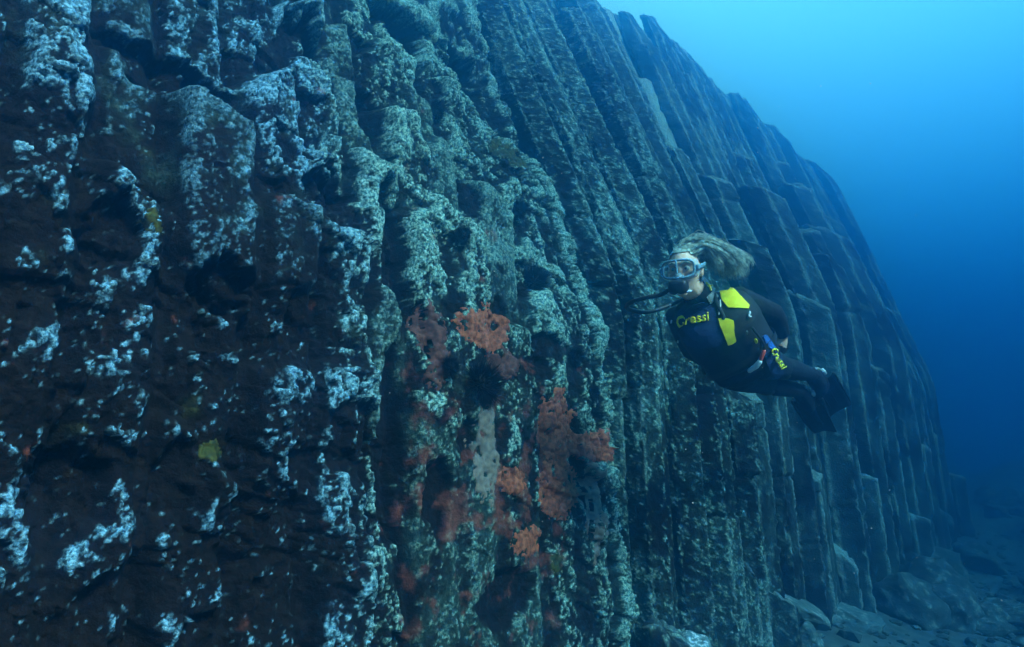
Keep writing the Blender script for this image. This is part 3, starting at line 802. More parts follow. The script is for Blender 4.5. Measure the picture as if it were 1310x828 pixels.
def pebbles():
    rnd = random.Random(31); V, F = [], []
    src = bmesh.new(); bmesh.ops.create_icosphere(src, subdivisions=1, radius=1.0)
    sv = [v.co.copy() for v in src.verts]; sf = [tuple(v.index for v in f.verts) for f in src.faces]; src.free()
    for k in range(900):
        a = rnd.uniform(4.5, 15); q = rnd.uniform(.15, .8 + (a - 4) * .55)
        p = NDIR * (-DW + q) + TDIR * a; r = rnd.uniform(.012, .06) * (1.6 if rnd.random() < .15 else 1); z = floor_z(p[0], p[1])
        rot = Matrix.Rotation(rnd.uniform(0, 6.28), 3, 'Z') @ Matrix.Rotation(rnd.uniform(-.5, .5), 3, 'X'); n = len(V)
        V += [Vector((p[0], p[1], z + r * .2)) + rot @ Vector((v.x * r * 1.3, v.y * r, v.z * r * .7)) * rnd.uniform(.8, 1.15) for v in sv]
        F += [tuple(i + n for i in f) for f in sf]
    tag(link_mesh("rubble_gravel", V, F, M_BDARK, smooth=False), "loose stones and broken chips strewn over the sand", "gravel", kind="stuff")
pebbles()
# ------------------------------------------------------------------ the diver
CR = Vector((1, 0, 0)); CU = Vector((0, -math.sin(PITCH), math.cos(PITCH))); CF = Vector((0, math.cos(PITCH), math.sin(PITCH)))
def cv(x, y, z):
    return CR * x + CU * y + CF * z

def simple_mat(name, col, rough=0.6, spec=0.3, metal=0.0, alpha=1.0, var=0.15, scale=60, bump=0.12):
    c1 = tuple(max(0, c * (1 - var)) for c in col); c2 = tuple(min(1, c * (1 + var)) for c in col)
    m = noisy_mat(name, c1, c2, scale, rough, bump, 0.003, spec=spec)
    b = [n for n in m.node_tree.nodes if n.type == 'BSDF_PRINCIPLED'][0]
    b.inputs['Metallic'].default_value = metal
    b.inputs['Alpha'].default_value = alpha
    return m
M_SKIN = simple_mat("skin", (.78, .46, .32), 0.5, 0.35, var=0.08, scale=30, bump=0.05)
M_LIP = simple_mat("lips", (.50, .16, .14), 0.45)
M_NEO = simple_mat("black_neoprene", (.006, .006, .009), 0.75, 0.25, var=0.4, scale=40, bump=0.25)
M_VEST = simple_mat("black_nylon", (.009, .009, .011), 0.7, 0.3, var=0.4, scale=90, bump=0.3)
M_NAVY = simple_mat("navy_fabric", (.018, .035, .095), 0.75, 0.25, var=0.3, scale=120, bump=0.25)
M_BLUE = simple_mat("blue_fabric", (.02, .10, .33), 0.7, 0.25, var=0.2, scale=120, bump=0.2)
M_YEL = simple_mat("yellow_fabric", (1.0, .76, .010), 0.65, 0.25, var=0.06, scale=80, bump=0.15)
M_YEL2 = simple_mat("yellow_print", (.98, .76, .02), 0.6, 0.25, var=0.15)
M_GREY = simple_mat("grey_webbing", (.20, .24, .24), 0.7, 0.3, var=0.25)
M_RUB = simple_mat("black_rubber", (.012, .012, .013), 0.5, 0.4, var=0.3)
M_FIN = simple_mat("fin_rubber", (.007, .006, .008), 0.6, 0.3, var=0.35)
M_SIL = simple_mat("clear_silicone", (.36, .55, .66), 0.25, 0.5, alpha=0.55, var=0.05, bump=0)
M_FRAME = simple_mat("pale_blue_plastic", (.17, .30, .37), 0.3, 0.5, var=0.05, bump=0)
M_PALE = simple_mat("pale_plastic", (.62, .74, .78), 0.4, 0.4, var=0.08)
M_RED = simple_mat("red_plastic", (.70, .10, .07), 0.4, 0.4, var=0.1)
M_TANK = simple_mat("dark_painted_steel", (.02, .022, .028), 0.35, 0.5, var=0.3)
M_CHROME = simple_mat("dull_chrome", (.55, .57, .58), 0.3, 0.5, metal=0.9, var=0.05, bump=0)
M_EYE = simple_mat("eye_white", (.75, .75, .72), 0.2, 0.5, var=0.02, bump=0)
M_IRIS = simple_mat("iris", (.05, .035, .02), 0.2, 0.5, var=0.2, bump=0)
def hair_mat():
    m = noisy_mat("blond_hair", (.13, .16, .12), (.55, .66, .56), 55, 0.45, 0.2, 0.003, c3=(.32, .39, .32), spec=0.4)
    return m
M_HAIR = hair_mat()
def glass_mat():
    m = bpy.data.materials.new("lens_glass"); m.use_nodes = True
    nt = m.node_tree; nt.nodes.clear()
    out = nt.nodes.new("ShaderNodeOutputMaterial"); mx = nt.nodes.new("ShaderNodeMixShader")
    tr = nt.nodes.new("ShaderNodeBsdfTransparent"); gl = nt.nodes.new("ShaderNodeBsdfGlossy")
    tr.inputs[0].default_value = (.90, .96, .98, 1); gl.inputs['Roughness'].default_value = 0.08
    mx.inputs[0].default_value = 0.10
    nt.links.new(tr.outputs[0], mx.inputs[1]); nt.links.new(gl.outputs[0], mx.inputs[2]); nt.links.new(mx.outputs[0], out.inputs[0])
    return m
M_GLASS = glass_mat()

class MB:
    """Collects shapes; build() links them as one mesh object."""
    def __init__(self): self.v = []; self.f = []
    def add(self, V, F):
        n = len(self.v); self.v += [Vector(v) for v in V]; self.f += [tuple(i + n for i in f) for f in F]
    def tube(self, pts, rad, sides=12, cap=True, flat=None):
        """Swept tube with rounded ends; flat=(axis, factor) squashes the section along an axis."""
        pts = [Vector(p) for p in pts]
        rad = list(rad) if hasattr(rad, '__len__') else [rad] * len(pts)
        P, Rr = [], []
        if cap:
            d0 = (pts[0] - pts[1]).normalized(); d1 = (pts[-1] - pts[-2]).normalized()
            for a in (0.98, 0.8, 0.45): P.append(pts[0] + d0 * rad[0] * a); Rr.append(rad[0] * math.sqrt(max(1 - a * a, 0.01)))
            P += pts; Rr += rad
            for a in (0.45, 0.8, 0.98): P.append(pts[-1] + d1 * rad[-1] * a); Rr.append(rad[-1] * math.sqrt(max(1 - a * a, 0.01)))
        else:
            P, Rr = pts, rad
        V, F = [], []
        ref = None
        for i, p in enumerate(P):
            d = (P[min(i + 1, len(P) - 1)] - P[max(i - 1, 0)]).normalized()
            if ref is None:
                ref = d.orthogonal().normalized()
            ref = (ref - d * ref.dot(d)).normalized(); b = d.cross(ref)
            for k in range(sides):
                t = 2 * math.pi * k / sides
                o = (ref * math.cos(t) + b * math.sin(t)) * Rr[i]
                if flat: o = o - flat[0] * o.dot(flat[0]) * (1 - flat[1])
                V.append(p + o)
        for i in range(len(P) - 1):
            for k in range(sides):
                a = i * sides + k; b2 = i * sides + (k + 1) % sides
                F.append((a, b2, b2 + sides, a + sides))
        F.append(tuple(reversed(range(sides)))); F.append(tuple(range((len(P) - 1) * sides, len(P) * sides)))
        self.add(V, F)
    def ellipsoid(self, c, ax, n=20, m=14):
        c = Vector(c); V, F = [], []
        for i in range(1, m):
            ph = math.pi * i / m
            for k in range(n):
                t = 2 * math.pi * k / n
                V.append(c + ax[0] * math.sin(ph) * math.cos(t) + ax[1] * math.sin(ph) * math.sin(t) + ax[2] * math.cos(ph))
        V += [c + ax[2], c - ax[2]]
        T, B = len(V) - 2, len(V) - 1
        for i in range(m - 2):
            for k in range(n):
                F.append((i * n + k, (i + 1) * n + k, (i + 1) * n + (k + 1) % n, i * n + (k + 1) % n))
        for k in range(n):
            F.append((T, k, (k + 1) % n)); F.append((B, (m - 2) * n + (k + 1) % n, (m - 2) * n + k))
        self.add(V, F)
    def loft(self, rings):
        n = len(rings[0]); V = [v for r in rings for v in r]; F = []
        for i in range(len(rings) - 1):
            for k in range(n):
                F.append((i * n + k, i * n + (k + 1) % n, (i + 1) * n + (k + 1) % n, (i + 1) * n + k))
        F.append(tuple(reversed(range(n)))); F.append(tuple(range((len(rings) - 1) * n, len(rings) * n)))
        self.add(V, F)
    def box(self, c, ax, bevel=0.25):
        """Rounded box from a squared-off ellipsoid."""
        n, m = 24, 16; c = Vector(c); V, F = [], []
        sg = lambda x: math.copysign(abs(x) ** bevel, x)
        for i in range(1, m):
            ph = math.pi * i / m
            for k in range(n):
                t = 2 * math.pi * k / n
                V.append(c + ax[0] * sg(math.sin(ph)) * sg(math.cos(t)) + ax[1] * sg(math.sin(ph)) * sg(math.sin(t)) + ax[2] * sg(math.cos(ph)))
        V += [c + ax[2], c - ax[2]]; T, B = len(V) - 2, len(V) - 1
        for i in range(m - 2):
            for k in range(n):
                F.append((i * n + k, (i + 1) * n + k, (i + 1) * n + (k + 1) % n, i * n + (k + 1) % n))
        for k in range(n):
            F.append((T, k, (k + 1) % n)); F.append((B, (m - 2) * n + (k + 1) % n, (m - 2) * n + k))
        self.add(V, F)
    def build(self, name, mat, parent=None, smooth=True):
        return link_mesh(name, self.v, self.f, mat, parent, smooth)

def spline(pts, n=24):
    """Catmull-Rom through the points."""
    pts = [Vector(p) for p in pts]
    Q = [pts[0] * 2 - pts[1]] + pts + [pts[-1] * 2 - pts[-2]]
    out = []
    seg = len(pts) - 1
    for i in range(n + 1):
        t = i / n * seg; k = min(int(t), seg - 1); t -= k
        a, b, c, d = Q[k:k + 4]
        out.append(0.5 * ((2 * b) + (c - a) * t + (2 * a - 5 * b + 4 * c - d) * t * t + (3 * b - a - 3 * c + d) * t ** 3))
    return out

def remeshed(mb, voxel, smooth_it):
    o = link_mesh("tmp_body", mb.v, mb.f)
    r = o.modifiers.new("r", 'REMESH'); r.mode = 'VOXEL'; r.voxel_size = voxel
    sm = o.modifiers.new("s", 'SMOOTH'); sm.iterations = smooth_it; sm.factor = 0.5
    dg = bpy.context.evaluated_depsgraph_get(); dg.update()
    me = bpy.data.meshes.new_from_object(o.evaluated_get(dg))
    old = o.data; bpy.data.objects.remove(o); bpy.data.meshes.remove(old)
    return me

# joints of the pose (place on the photograph and depth, metres)
HEAD = at(876, 347, 3.00)
NECK = at(902, 390, 3.10)
CHEST = at(914, 410, 3.16)
PELV = at(956, 467, 3.14)
SH_L = at(946, 384, 3.10); EL_L = at(990, 401, 3.26); WR_L = at(1002, 428, 3.36)
SH_R = at(868, 406, 3.16); EL_R = at(884, 448, 3.32); WR_R = at(922, 468, 3.42)
HIP_L = at(968, 461, 3.17); KN_L = at(1000, 470, 3.56); AN_L = at(1041, 480, 3.92)
HIP_R = at(942, 475, 3.20); KN_R = at(980, 490, 3.62); AN_R = at(1025, 501, 3.98)

T_UP = (NECK - PELV).normalized()
T_LAT = (SH_L - SH_R); T_LAT = (T_LAT - T_UP * T_LAT.dot(T_UP)).normalized()
T_FR = T_UP.cross(T_LAT).normalized()
if T_FR.dot(CF) > 0: T_FR = -T_FR
H_FW = cv(-.50, -.08, -.86).normalized()
H_UP = cv(-.06, .99, .04); H_UP = (H_UP - H_FW * H_UP.dot(H_FW)).normalized()
H_LT = H_UP.cross(H_FW)                                   # towards the diver's left ear
if H_LT.dot(CR) < 0: H_LT = -H_LT
def hp(x, y, z):
    return HEAD + (H_LT * x + H_FW * y + H_UP * z) * .94

TL = (NECK - PELV).length
def torso_ring(t, hw, fr, bk, n=32):
    c = PELV + T_UP * (TL * t); r = []
    for k in range(n):
        a = 2 * math.pi * k / n
        x = math.copysign(abs(math.cos(a)) ** 0.8, math.cos(a)); y = math.copysign(abs(math.sin(a)) ** 0.85, math.sin(a))
        r.append(c + T_LAT * (hw * x) + T_FR * ((fr if y > 0 else bk) * y))
    return r

def build_body():
    mb = MB()
    mb.loft([torso_ring(t, a, b, c) for t, a, b, c in
             [(-.14, .11, .07, .08), (-.02, .158, .10, .115), (.10, .160, .100, .115), (.30, .132, .092, .09), (.48, .140, .105, .095), (.62, .152, .122, .105),
              (.76, .158, .105, .110), (.90, .150, .075, .095), (1.0, .085, .055, .070), (1.07, .05, .045, .05)]])
    # neck and head
    mb.tube([NECK - T_UP * .06, NECK + T_UP * .02, hp(0, -.02, -.06)], [.062, .056, .056], 16)
    V, F = [], []
    n, m = 40, 30
    sk = MB(); sk.ellipsoid((0, 0, 0), (Vector((1, 0, 0)), Vector((0, 1, 0)), Vector((0, 0, 1))), n, m)
    for p in sk.v:
        x, y, z = p
        w, f, b, h = .073, .088, .098, .118
        if z < 0:                                           # jaw narrows to the chin
            w *= 1 - .34 * min(1, -z) ** 1.3 * (1 if y > -.2 else .8); f *= 1 - .05 * (-z); b *= 1 - .42 * (-z)
        yy = y * (f if y > 0 else b)
        if y > 0.3: yy *= 1 - .07 * abs(x)
        V.append(hp(x * w, yy, z * h))
    mb.add(V, sk.f)
    mb.tube([hp(0, .088, .020), hp(0, .100, -.008), hp(0, .108, -.022)], [.009, .011, .013], 10)      # nose
    mb.ellipsoid(hp(.010, .098, -.024), (H_LT * .010, H_FW * .010, H_UP * .009)); mb.ellipsoid(hp(-.010, .098, -.024), (H_LT * .010, H_FW * .010, H_UP * .009))
    mb.tube([hp(-.050, .062, .034), hp(-.022, .082, .038), hp(0, .084, .034), hp(.022, .082, .038), hp(.050, .062, .034)], .010, 8)   # brow
    for s in (-1, 1):
        mb.ellipsoid(hp(s * .044, .066, -.018), (H_LT * .020, H_FW * .016, H_UP * .018))              # cheek
        mb.ellipsoid(hp(s * .076, -.010, -.004), (H_LT * .010, H_FW * .018, H_UP * .031))             # ear
    mb.tube([hp(-.024, .080, -.060), hp(0, .090, -.058), hp(.024, .080, -.060)], .008, 8)              # lips
    mb.tube([hp(-.020, .080, -.070), hp(0, .088, -.071), hp(.020, .080, -.070)], .008, 8)
    mb.ellipsoid(hp(0, .074, -.102), (H_LT * .024, H_FW * .018, H_UP * .018))                          # chin
    # arms
    for S_, E_, W_ in ((SH_L, EL_L, WR_L), (SH_R, EL_R, WR_R)):
        root = PELV + T_UP * TL * .86 + (S_ - PELV - T_UP * TL * .86) * .55
        mb.tube([root, S_, S_.lerp(E_, .5), E_, E_.lerp(W_, .35), E_.lerp(W_, .8), W_], [.062, .058, .050, .041, .042, .032, .027], 16)
    # legs and feet
    for Hh, K_, A_ in ((HIP_L, KN_L, AN_L), (HIP_R, KN_R, AN_R)):
        mb.tube([Hh, Hh.lerp(K_, .4), K_, K_.lerp(A_, .3), K_.lerp(A_, .75), A_], [.090, .078, .053, .052, .039, .034], 18)
        d = (A_ - K_).normalized(); toe = A_ + d * .13 - CU * .08
        mb.tube([A_ - d * .02, A_.lerp(toe, .5), toe], [.042, .043, .030], 14)
    # hands: palm, four bent fingers, thumb from the side of the palm
    for W_, E_, side in ((WR_L, EL_L, 1), (WR_R, EL_R, -1)):
        d = ((W_ - E_).normalized() * .75 + cv(-.35 * side, -.45, .05)).normalized()
        across = (CF * .55 + CR * .83); across = (across - d * across.dot(d)).normalized()
        pn = d.cross(across).normalized()
        if pn.dot(cv(-1, 0, -.4)) < 0: pn = -pn
        pc = W_ + d * .050
        mb.tube([W_ - d * .01, W_ + d * .02, W_ + d * .052, W_ + d * .085], [.026, .032, .041, .040], 16, flat=(pn, .42))
        for q, (lx, ln) in enumerate(((-.030, .066), (-.010, .076), (.010, .071), (.029, .056))):
            b0 = W_ + d * .088 + across * lx; b1 = b0 + (d * .85 + pn * .25 + across * lx * 1.5).normalized() * ln * .45
            b2 = b1 + (d * .6 + pn * .8).normalized() * ln * .32; b3 = b2 + (d * .2 + pn * .95).normalized() * ln * .24
            mb.tube([W_ + d * .06 + across * lx * .9, b0, b1, b2, b3], [.010, .0092, .0088, .0082, .0070], 10)
        t0 = W_ + d * .030 - across * .032; t1 = t0 + (d * .6 - across * .75 + pn * .3).normalized() * .040; t2 = t1 + (d * .9 - across * .1 + pn * .35).normalized() * .030
        mb.tube([W_ + d * .020 - across * .012, t0, t1, t2], [.014, .0125, .0105, .0085], 10)
    return remeshed(mb, 0.0042, 3)

body_me = build_body()
body_me.name = "person"
body_me.materials.clear(); body_me.materials.append(M_SKIN)
body_me.polygons.foreach_set("use_smooth", [True] * len(body_me.polygons))
person = bpy.data.objects.new("person", body_me); COL.objects.link(person)
tag(person, "diver with streaming blond hair and black and yellow vest swimming along the wall", "diver")

def np_co(me):
    a = np.zeros(len(me.vertices) * 3, np.float32); me.vertices.foreach_get("co", a); return a.reshape(-1, 3)
def np_no(me):
    a = np.zeros(len(me.vertices) * 3, np.float32); me.vertex_normals.foreach_get("vector", a); return a.reshape(-1, 3)

def HANDMASK(co):
    m = np.ones(len(co), bool)
    for Hh, K_ in ((HIP_L, KN_L), (HIP_R, KN_R)):
        a = np.array(Hh); b = np.array(K_); t = np.clip((co - a) @ (b - a) / ((b - a) @ (b - a)), -.6, 1)
        m &= np.linalg.norm(co - a - t[:, None] * (b - a), axis=1) > .108
    return m
def build_suit():
    co, no = np_co(body_me), np_no(body_me)
    nk = np.array(NECK + (hp(0, -.02, -.06) - NECK) * .72); up = np.array((hp(0, -.02, -.06) - NECK).normalized())
    skin = ((co - nk) @ up > 0) & (np.linalg.norm(co - np.array(HEAD), axis=1) < .20)
    for W_, E_ in ((WR_L, EL_L), (WR_R, EL_R)):
        d = np.array((W_ - E_).normalized()); q = co - np.array(W_)
        al = q @ d; pr = np.linalg.norm(q - al[:, None] * d, axis=1)
        skin |= (al > -.004) & (np.linalg.norm(q, axis=1) < .20) & (pr < .075) & HANDMASK(co)
    wr = 0.0025 * fbm(co[:, 0] * 26, co[:, 1] * 14, co[:, 2] * 26, 3)[:, None]
    sc = co + no * (0.0065 + wr)
    faces = [tuple(p.vertices) for p in body_me.polygons]
    keep = [f for f in faces if not any(skin[i] for i in f)]
    used = sorted({i for f in keep for i in f}); mp = {i: k for k, i in enumerate(used)}
    return link_mesh("wetsuit", [sc[i] for i in used], [tuple(mp[i] for i in f) for f in keep], M_NEO, person)
suit = build_suit()

for s in (-1, 1):
    e = MB(); e.ellipsoid(hp(s * .031, .0735, .012), (H_LT * .0135, H_FW * .0125, H_UP * .0115)); eo = e.build("eye", M_EYE, person)
    e = MB(); gaze = (H_FW * .98 + H_LT * -.12).normalized(); e.ellipsoid(hp(s * .031, .0735, .012) + gaze * .0095, (H_LT * .0068, H_FW * .0045, H_UP * .0068)); e.build("iris", M_IRIS, eo)
    e = MB(); e.tube([hp(s * .014, .094, .034), hp(s * .032, .092, .042), hp(s * .052, .074, .034)], [.003, .0045, .002], 8); e.build("eyebrow", M_HAIR, person)

# hair: many locks combed back and streaming behind the head
def build_hair():
    rnd = random.Random(8); mb = MB()
    cap = MB(); cap.ellipsoid((0, 0, 0), (Vector((1, 0, 0)), Vector((0, 1, 0)), Vector((0, 0, 1))), 36, 24)
    V = []
    for p in cap.v:
        x, y, z = p
        grow = 1.07 + .03 * math.sin(x * 40 + y * 13) * .6
        V.append(hp(x * .074 * grow, (y * (.082 if y > 0 else .102)) * grow, z * .118 * grow))
    F = []
    for f in cap.f:
        c = sum((cap.v[i] for i in f), Vector()) / len(f)
        if c.z > .42 + .50 * max(c.y, -0.2) or (c.y < -.15 and c.z > -.55): F.append(f)
    mb.add(V, F)
    end0 = at(943, 340, 3.02)
    made = 0
    while made < 64:
        a = rnd.uniform(0, 2 * math.pi); ph = rnd.uniform(.05, 1.25)
        x, y, z = math.sin(ph) * math.cos(a), math.sin(ph) * math.sin(a), math.cos(ph)
        if z < .40 + .48 * max(y, -.2) and y > -.1: continue
        made += 1
        p0 = hp(x * .076, y * (.083 if y > 0 else .103), z * .121)
        out = (p0 - HEAD).normalized()
        lift = .012 + .05 * rnd.random() * max(z, 0)
        p1 = p0 + out * .010 + cv(.034, lift * .45, .012)
        end = end0 + cv(rnd.gauss(0, .018), rnd.gauss(0, .021) + .02 * z, rnd.gauss(0, .045))
        if rnd.random() < .5: end = end.lerp(p0, rnd.uniform(.05, .5)) + cv(0, -.012, .01)
        m1 = p0.lerp(end, .40) + cv(.0, .040 + .016 * rnd.random(), 0) + out * .010
        m2 = p0.lerp(end, .75) + cv(.006, .028 + rnd.gauss(0, .010), rnd.gauss(0, .012))
        tip = end + cv(.010 + rnd.gauss(0, .006), -.024 - rnd.random() * .02, rnd.gauss(0, .01))
        for q in range(26):
            w = lambda sd: cv(rnd.gauss(0, sd), rnd.gauss(0, sd), rnd.gauss(0, sd))
            o = w(.0055)
            pts = spline([p0 - out * .006 + o * .5, p1 + o, m1 + o * 1.3 + w(.0015), m2 + o * 1.5 + w(.002), end + o * 1.5 + w(.003), tip + o * 1.6 + w(.005)], 13)
            r = rnd.uniform(.0007, .0017)
            mb.tube(pts, [r * (1 - .8 * (i / 13) ** 2) for i in range(14)], 4, cap=False)
    return mb.build("hair", M_HAIR, person)
hair = build_hair()

# mask
def loop_pts(hw, hh, y, zc, n=48, bow=.022, e=.55):
    out = []
    for k in range(n):
        a = 2 * math.pi * k / n
        x = math.copysign(abs(math.cos(a)) ** e, math.cos(a)) * hw; z = math.copysign(abs(math.sin(a)) ** e, math.sin(a)) * hh
        out.append(hp(x, y - bow * (x / hw) ** 2, zc + z))
    return out
fr = MB(); L0 = loop_pts(.074, .041, .128, .010)
V, F = [], []
for i in range(48):
    c = L0[i]; d = (L0[(i + 1) % 48] - L0[i - 1]).normalized(); o = H_FW - d * H_FW.dot(d); o.normalize(); s_ = d.cross(o)
    for k in range(8):
        t = 2 * math.pi * k / 8; V.append(c + o * (.0045 * math.cos(t)) + s_ * (.0055 * math.sin(t)))
for i in range(48):
    for k in range(8):
        F.append((i * 8 + k, i * 8 + (k + 1) % 8, ((i + 1) % 48) * 8 + (k + 1) % 8, ((i + 1) % 48) * 8 + k))
fr.add(V, F)
fr.tube([hp(0, .131, .047), hp(0, .132, -.005)], .005, 8)
mask = fr.build("diving_mask", M_FRAME, person)
sk = MB(); a_ = loop_pts(.074, .041, .126, .010); b_ = loop_pts(.082, .050, .086, .008, bow=.050)
sk.add(a_ + b_, [(i, (i + 1) % 48, 48 + (i + 1) % 48, 48 + i) for i in range(48)])
sk.ellipsoid(hp(0, .112, -.030), (H_LT * .022, H_FW * .020, H_UP * .022))
sk.build("skirt", M_SIL, mask)
for s in (-1, 1):
    ln = MB(); pts = []
    for k in range(24):
        a = 2 * math.pi * k / 24
        x = s * .037 + math.copysign(abs(math.cos(a)) ** .6, math.cos(a)) * .033; z = math.copysign(abs(math.sin(a)) ** .6, math.sin(a)) * .037
        pts.append(hp(x, .129 - .022 * (x / .074) ** 2, .010 + z))
    ln.add(pts + [p - H_FW * .003 for p in pts], [tuple(range(24)), tuple(reversed(range(24, 48)))] + [(k, (k + 1) % 24, 24 + (k + 1) % 24, 24 + k) for k in range(24)])
    ln.build("lens", M_GLASS, mask, smooth=False)
st = MB()
for s in (-1, 1):
    pts = spline([hp(s * .074, .100, .010), hp(s * .090, .050, .014), hp(s * .092, -.03, .026), hp(s * .055, -.105, .036), hp(0, -.124, .038)], 14)
    st.tube(pts, .011, 8, flat=(H_LT if False else (hp(1, 0, 0) - hp(0, 0, 0)).normalized(), .35))
    st.box(hp(s * .086, .088, .011), (H_LT * .008, H_FW * .014, H_UP * .012), .5)
st.build("strap", M_FRAME, mask)

# regulator in the mouth, hose looping out past the far shoulder
rg = MB()
rg.box(hp(0, .128, -.072), (H_LT * .043, H_FW * .031, H_UP * .033), .6)
rg.tube([hp(0, .088, -.064), hp(0, .112, -.068)], .017, 12)
reg = rg.build("regulator", M_RUB, person)
c = MB(); pts = [hp(math.cos(t) * .021, .156, -.070 + math.sin(t) * .016) for t in np.linspace(0, 2 * math.pi, 25)[:-1]]
c.tube([hp(0, .148, -.070), hp(0, .1545, -.070)], [.021, .019], 20, cap=False); c.build("purge_cover", M_NAVY, reg)
c = MB(); c.tube([hp(-.046, .120, -.096), hp(0, .140, -.101), hp(.046, .120, -.096)], [.011, .014, .011], 10, flat=(H_UP, .6)); c.build("exhaust_tee", M_PALE, reg)
c = MB(); c.tube(spline([hp(-.030, .128, -.074), at(845, 377, 2.95), at(822, 382, 2.98), at(804, 389, 3.05), at(806, 396, 3.16), at(832, 399, 3.28), at(872, 384, 3.36), at(906, 366, 3.36)], 40), .0105, 10)
c.build("hose", M_RUB, reg)

# buoyancy vest
def vest_ring(t, hw, fr_, bk, n=40): return torso_ring(t, hw, fr_, bk, n)
vb = MB()
vb.loft([vest_ring(t, a, b, c) for t, a, b, c in
         [(.06, .150, .10, .12), (.09, .172, .128, .150), (.25, .176, .140, .160), (.42, .184, .150, .165), (.60, .192, .158, .170), (.76, .190, .145, .172),
          (.88, .178, .118, .160), (.965, .135, .090, .130), (1.0, .100, .070, .105)]])
vest_me = remeshed(vb, 0.008, 2)
vest_me.materials.clear(); vest_me.materials.append(M_VEST)
vco, vno = np_co(vest_me), np_no(vest_me)
puff = 0.006 * fbm(vco[:, 0] * 11, vco[:, 1] * 11, vco[:, 2] * 11, 3)[:, None]
vest_me.vertices.foreach_set("co", (vco + vno * puff).astype(np.float32).reshape(-1)); vest_me.update()
vest_me.polygons.foreach_set("use_smooth", [True] * len(vest_me.polygons))
vest = bpy.data.objects.new("dive_vest", vest_me); COL.objects.link(vest); vest.parent = person

def bvh_of(*objs):
    V, F = [], []
    for o in objs:
        n = len(V); V += [v.co.copy() for v in o.data.vertices]; F += [tuple(i + n for i in p.vertices) for p in o.data.polygons]
    return BVHTree.FromPolygons(V, F)
bv_body = bvh_of(vest, suit)
def onto(px, py, lift=.004, bv=None):
    """The point of the diver's clothing behind a place on the photograph, lifted along the surface normal."""
    d = at(px, py, 1.0).normalized()
    h = (bv or bv_body).ray_cast(Vector((0, 0, 0)), d)
    if h[0] is None: return None
    n = h[1] if h[1].dot(d) < 0 else -h[1]
    return h[0] + n * lift
def patch(name, poly, mat, parent, lift=.005, thick=.004, cuts=4):
    """A sewn panel that follows the clothing, with its own thickness."""
    bm = bmesh.new()
    vs_ = [bm.verts.new((x, y, 0)) for x, y in poly]; bm.faces.new(vs_)
    bmesh.ops.triangulate(bm, faces=bm.faces[:]); bmesh.ops.subdivide_edges(bm, edges=bm.edges[:], cuts=cuts, use_grid_fill=True)
    bmesh.ops.triangulate(bm, faces=bm.faces[:])
    last = None
    for v in bm.verts:
        p = onto(v.co.x, v.co.y, lift)
        if p is not None: v.co = p; last = p
        else: v.co = Vector((0, 0, 999))
    bmesh.ops.delete(bm, geom=[v for v in bm.verts if v.co.z > 900], context='VERTS')
    for f in bm.faces:
        if f.normal.dot(f.calc_center_median()) > 0: f.normal_flip()
    bm.normal_update()
    bmesh.ops.solidify(bm, geom=bm.faces[:], thickness=thick)
    me = bpy.data.meshes.new(name); bm.to_mesh(me); bm.free(); me.materials.append(mat)
    o = bpy.data.objects.new(name, me); COL.objects.link(o); o.parent = parent
    return o
navy = patch("chest_panel", [(870, 393), (888, 389), (902, 386), (914, 394), (917, 408), (922, 424), (927, 438), (915, 444), (896, 446), (880, 442), (869, 430), (863, 415), (864, 402)], M_NAVY, vest)
patch("yellow_panel", [(921, 365), (925, 360), (931, 362), (943, 375), (958, 391), (957, 395), (932, 394), (924, 385), (921, 376)], M_YEL, vest, .007)
patch("yellow_panel", [(919, 408), (929, 408), (938, 410), (939, 424), (941, 436), (936, 440), (931, 441), (927, 431), (922, 418)], M_YEL, vest, .012)
patch("grey_patch", [(902, 380), (911, 372), (919, 381), (909, 391)], M_GREY, vest, .012)
patch("thigh_panel", [(973, 430), (978, 428), (985, 438), (993, 448), (1000, 464), (1001, 478), (994, 485), (986, 478), (979, 462), (974, 447)], M_NAVY, suit, .006)
patch("thigh_panel", [(974, 430), (978, 428.5), (985, 438), (991, 446), (986, 447), (978, 441)], M_BLUE, suit, .013)

def lettering(name, text, mat, parent, org, ang, size, first=1.0, shear=0.15, lift=.013, xs=1.0, arc=0.0):
    """Raised letters that follow the cloth; org/size in photo pixels at the wearer's distance."""
    cu = bpy.data.curves.new("letters", 'FONT'); cu.body = text; cu.size = 1.0; cu.shear = shear; cu.offset = .018; cu.resolution_u = 3
    to = bpy.data.objects.new("letters", cu); COL.objects.link(to)
    dg = bpy.context.evaluated_depsgraph_get(); dg.update()
    me = bpy.data.meshes.new_from_object(to.evaluated_get(dg)); bpy.data.objects.remove(to); bpy.data.curves.remove(cu)
    bm = bmesh.new(); bm.from_mesh(me); bpy.data.meshes.remove(me)
    ca, sa = math.cos(ang), math.sin(ang)
    xmin = min(v.co.x for v in bm.verts)
    for v in bm.verts:
        x, y = v.co.x - xmin, v.co.y
        if first != 1.0 and x < .62: y = y * first - .0; x = x * 1.0
        x, y = x * size * xs, y * size + arc * x * x
        p = onto(org[0] + x * ca - y * sa * -1 * -1 if False else org[0] + x * ca - y * sa, org[1] - (x * sa + y * ca), lift)
        v.co = p if p is not None else Vector((0, 0, 999))
    bmesh.ops.delete(bm, geom=[v for v in bm.verts if v.co.z > 900], context='VERTS')
    bm.normal_update()
    for f in bm.faces:
        if f.normal.dot(f.calc_center_median()) > 0: f.normal_flip()
    bm.normal_update()
    bmesh.ops.solidify(bm, geom=bm.faces[:], thickness=.002)
    me = bpy.data.meshes.new(name); bm.to_mesh(me); bm.free(); me.materials.append(mat)
    o = bpy.data.objects.new(name, me); COL.objects.link(o); o.parent = parent
    return o
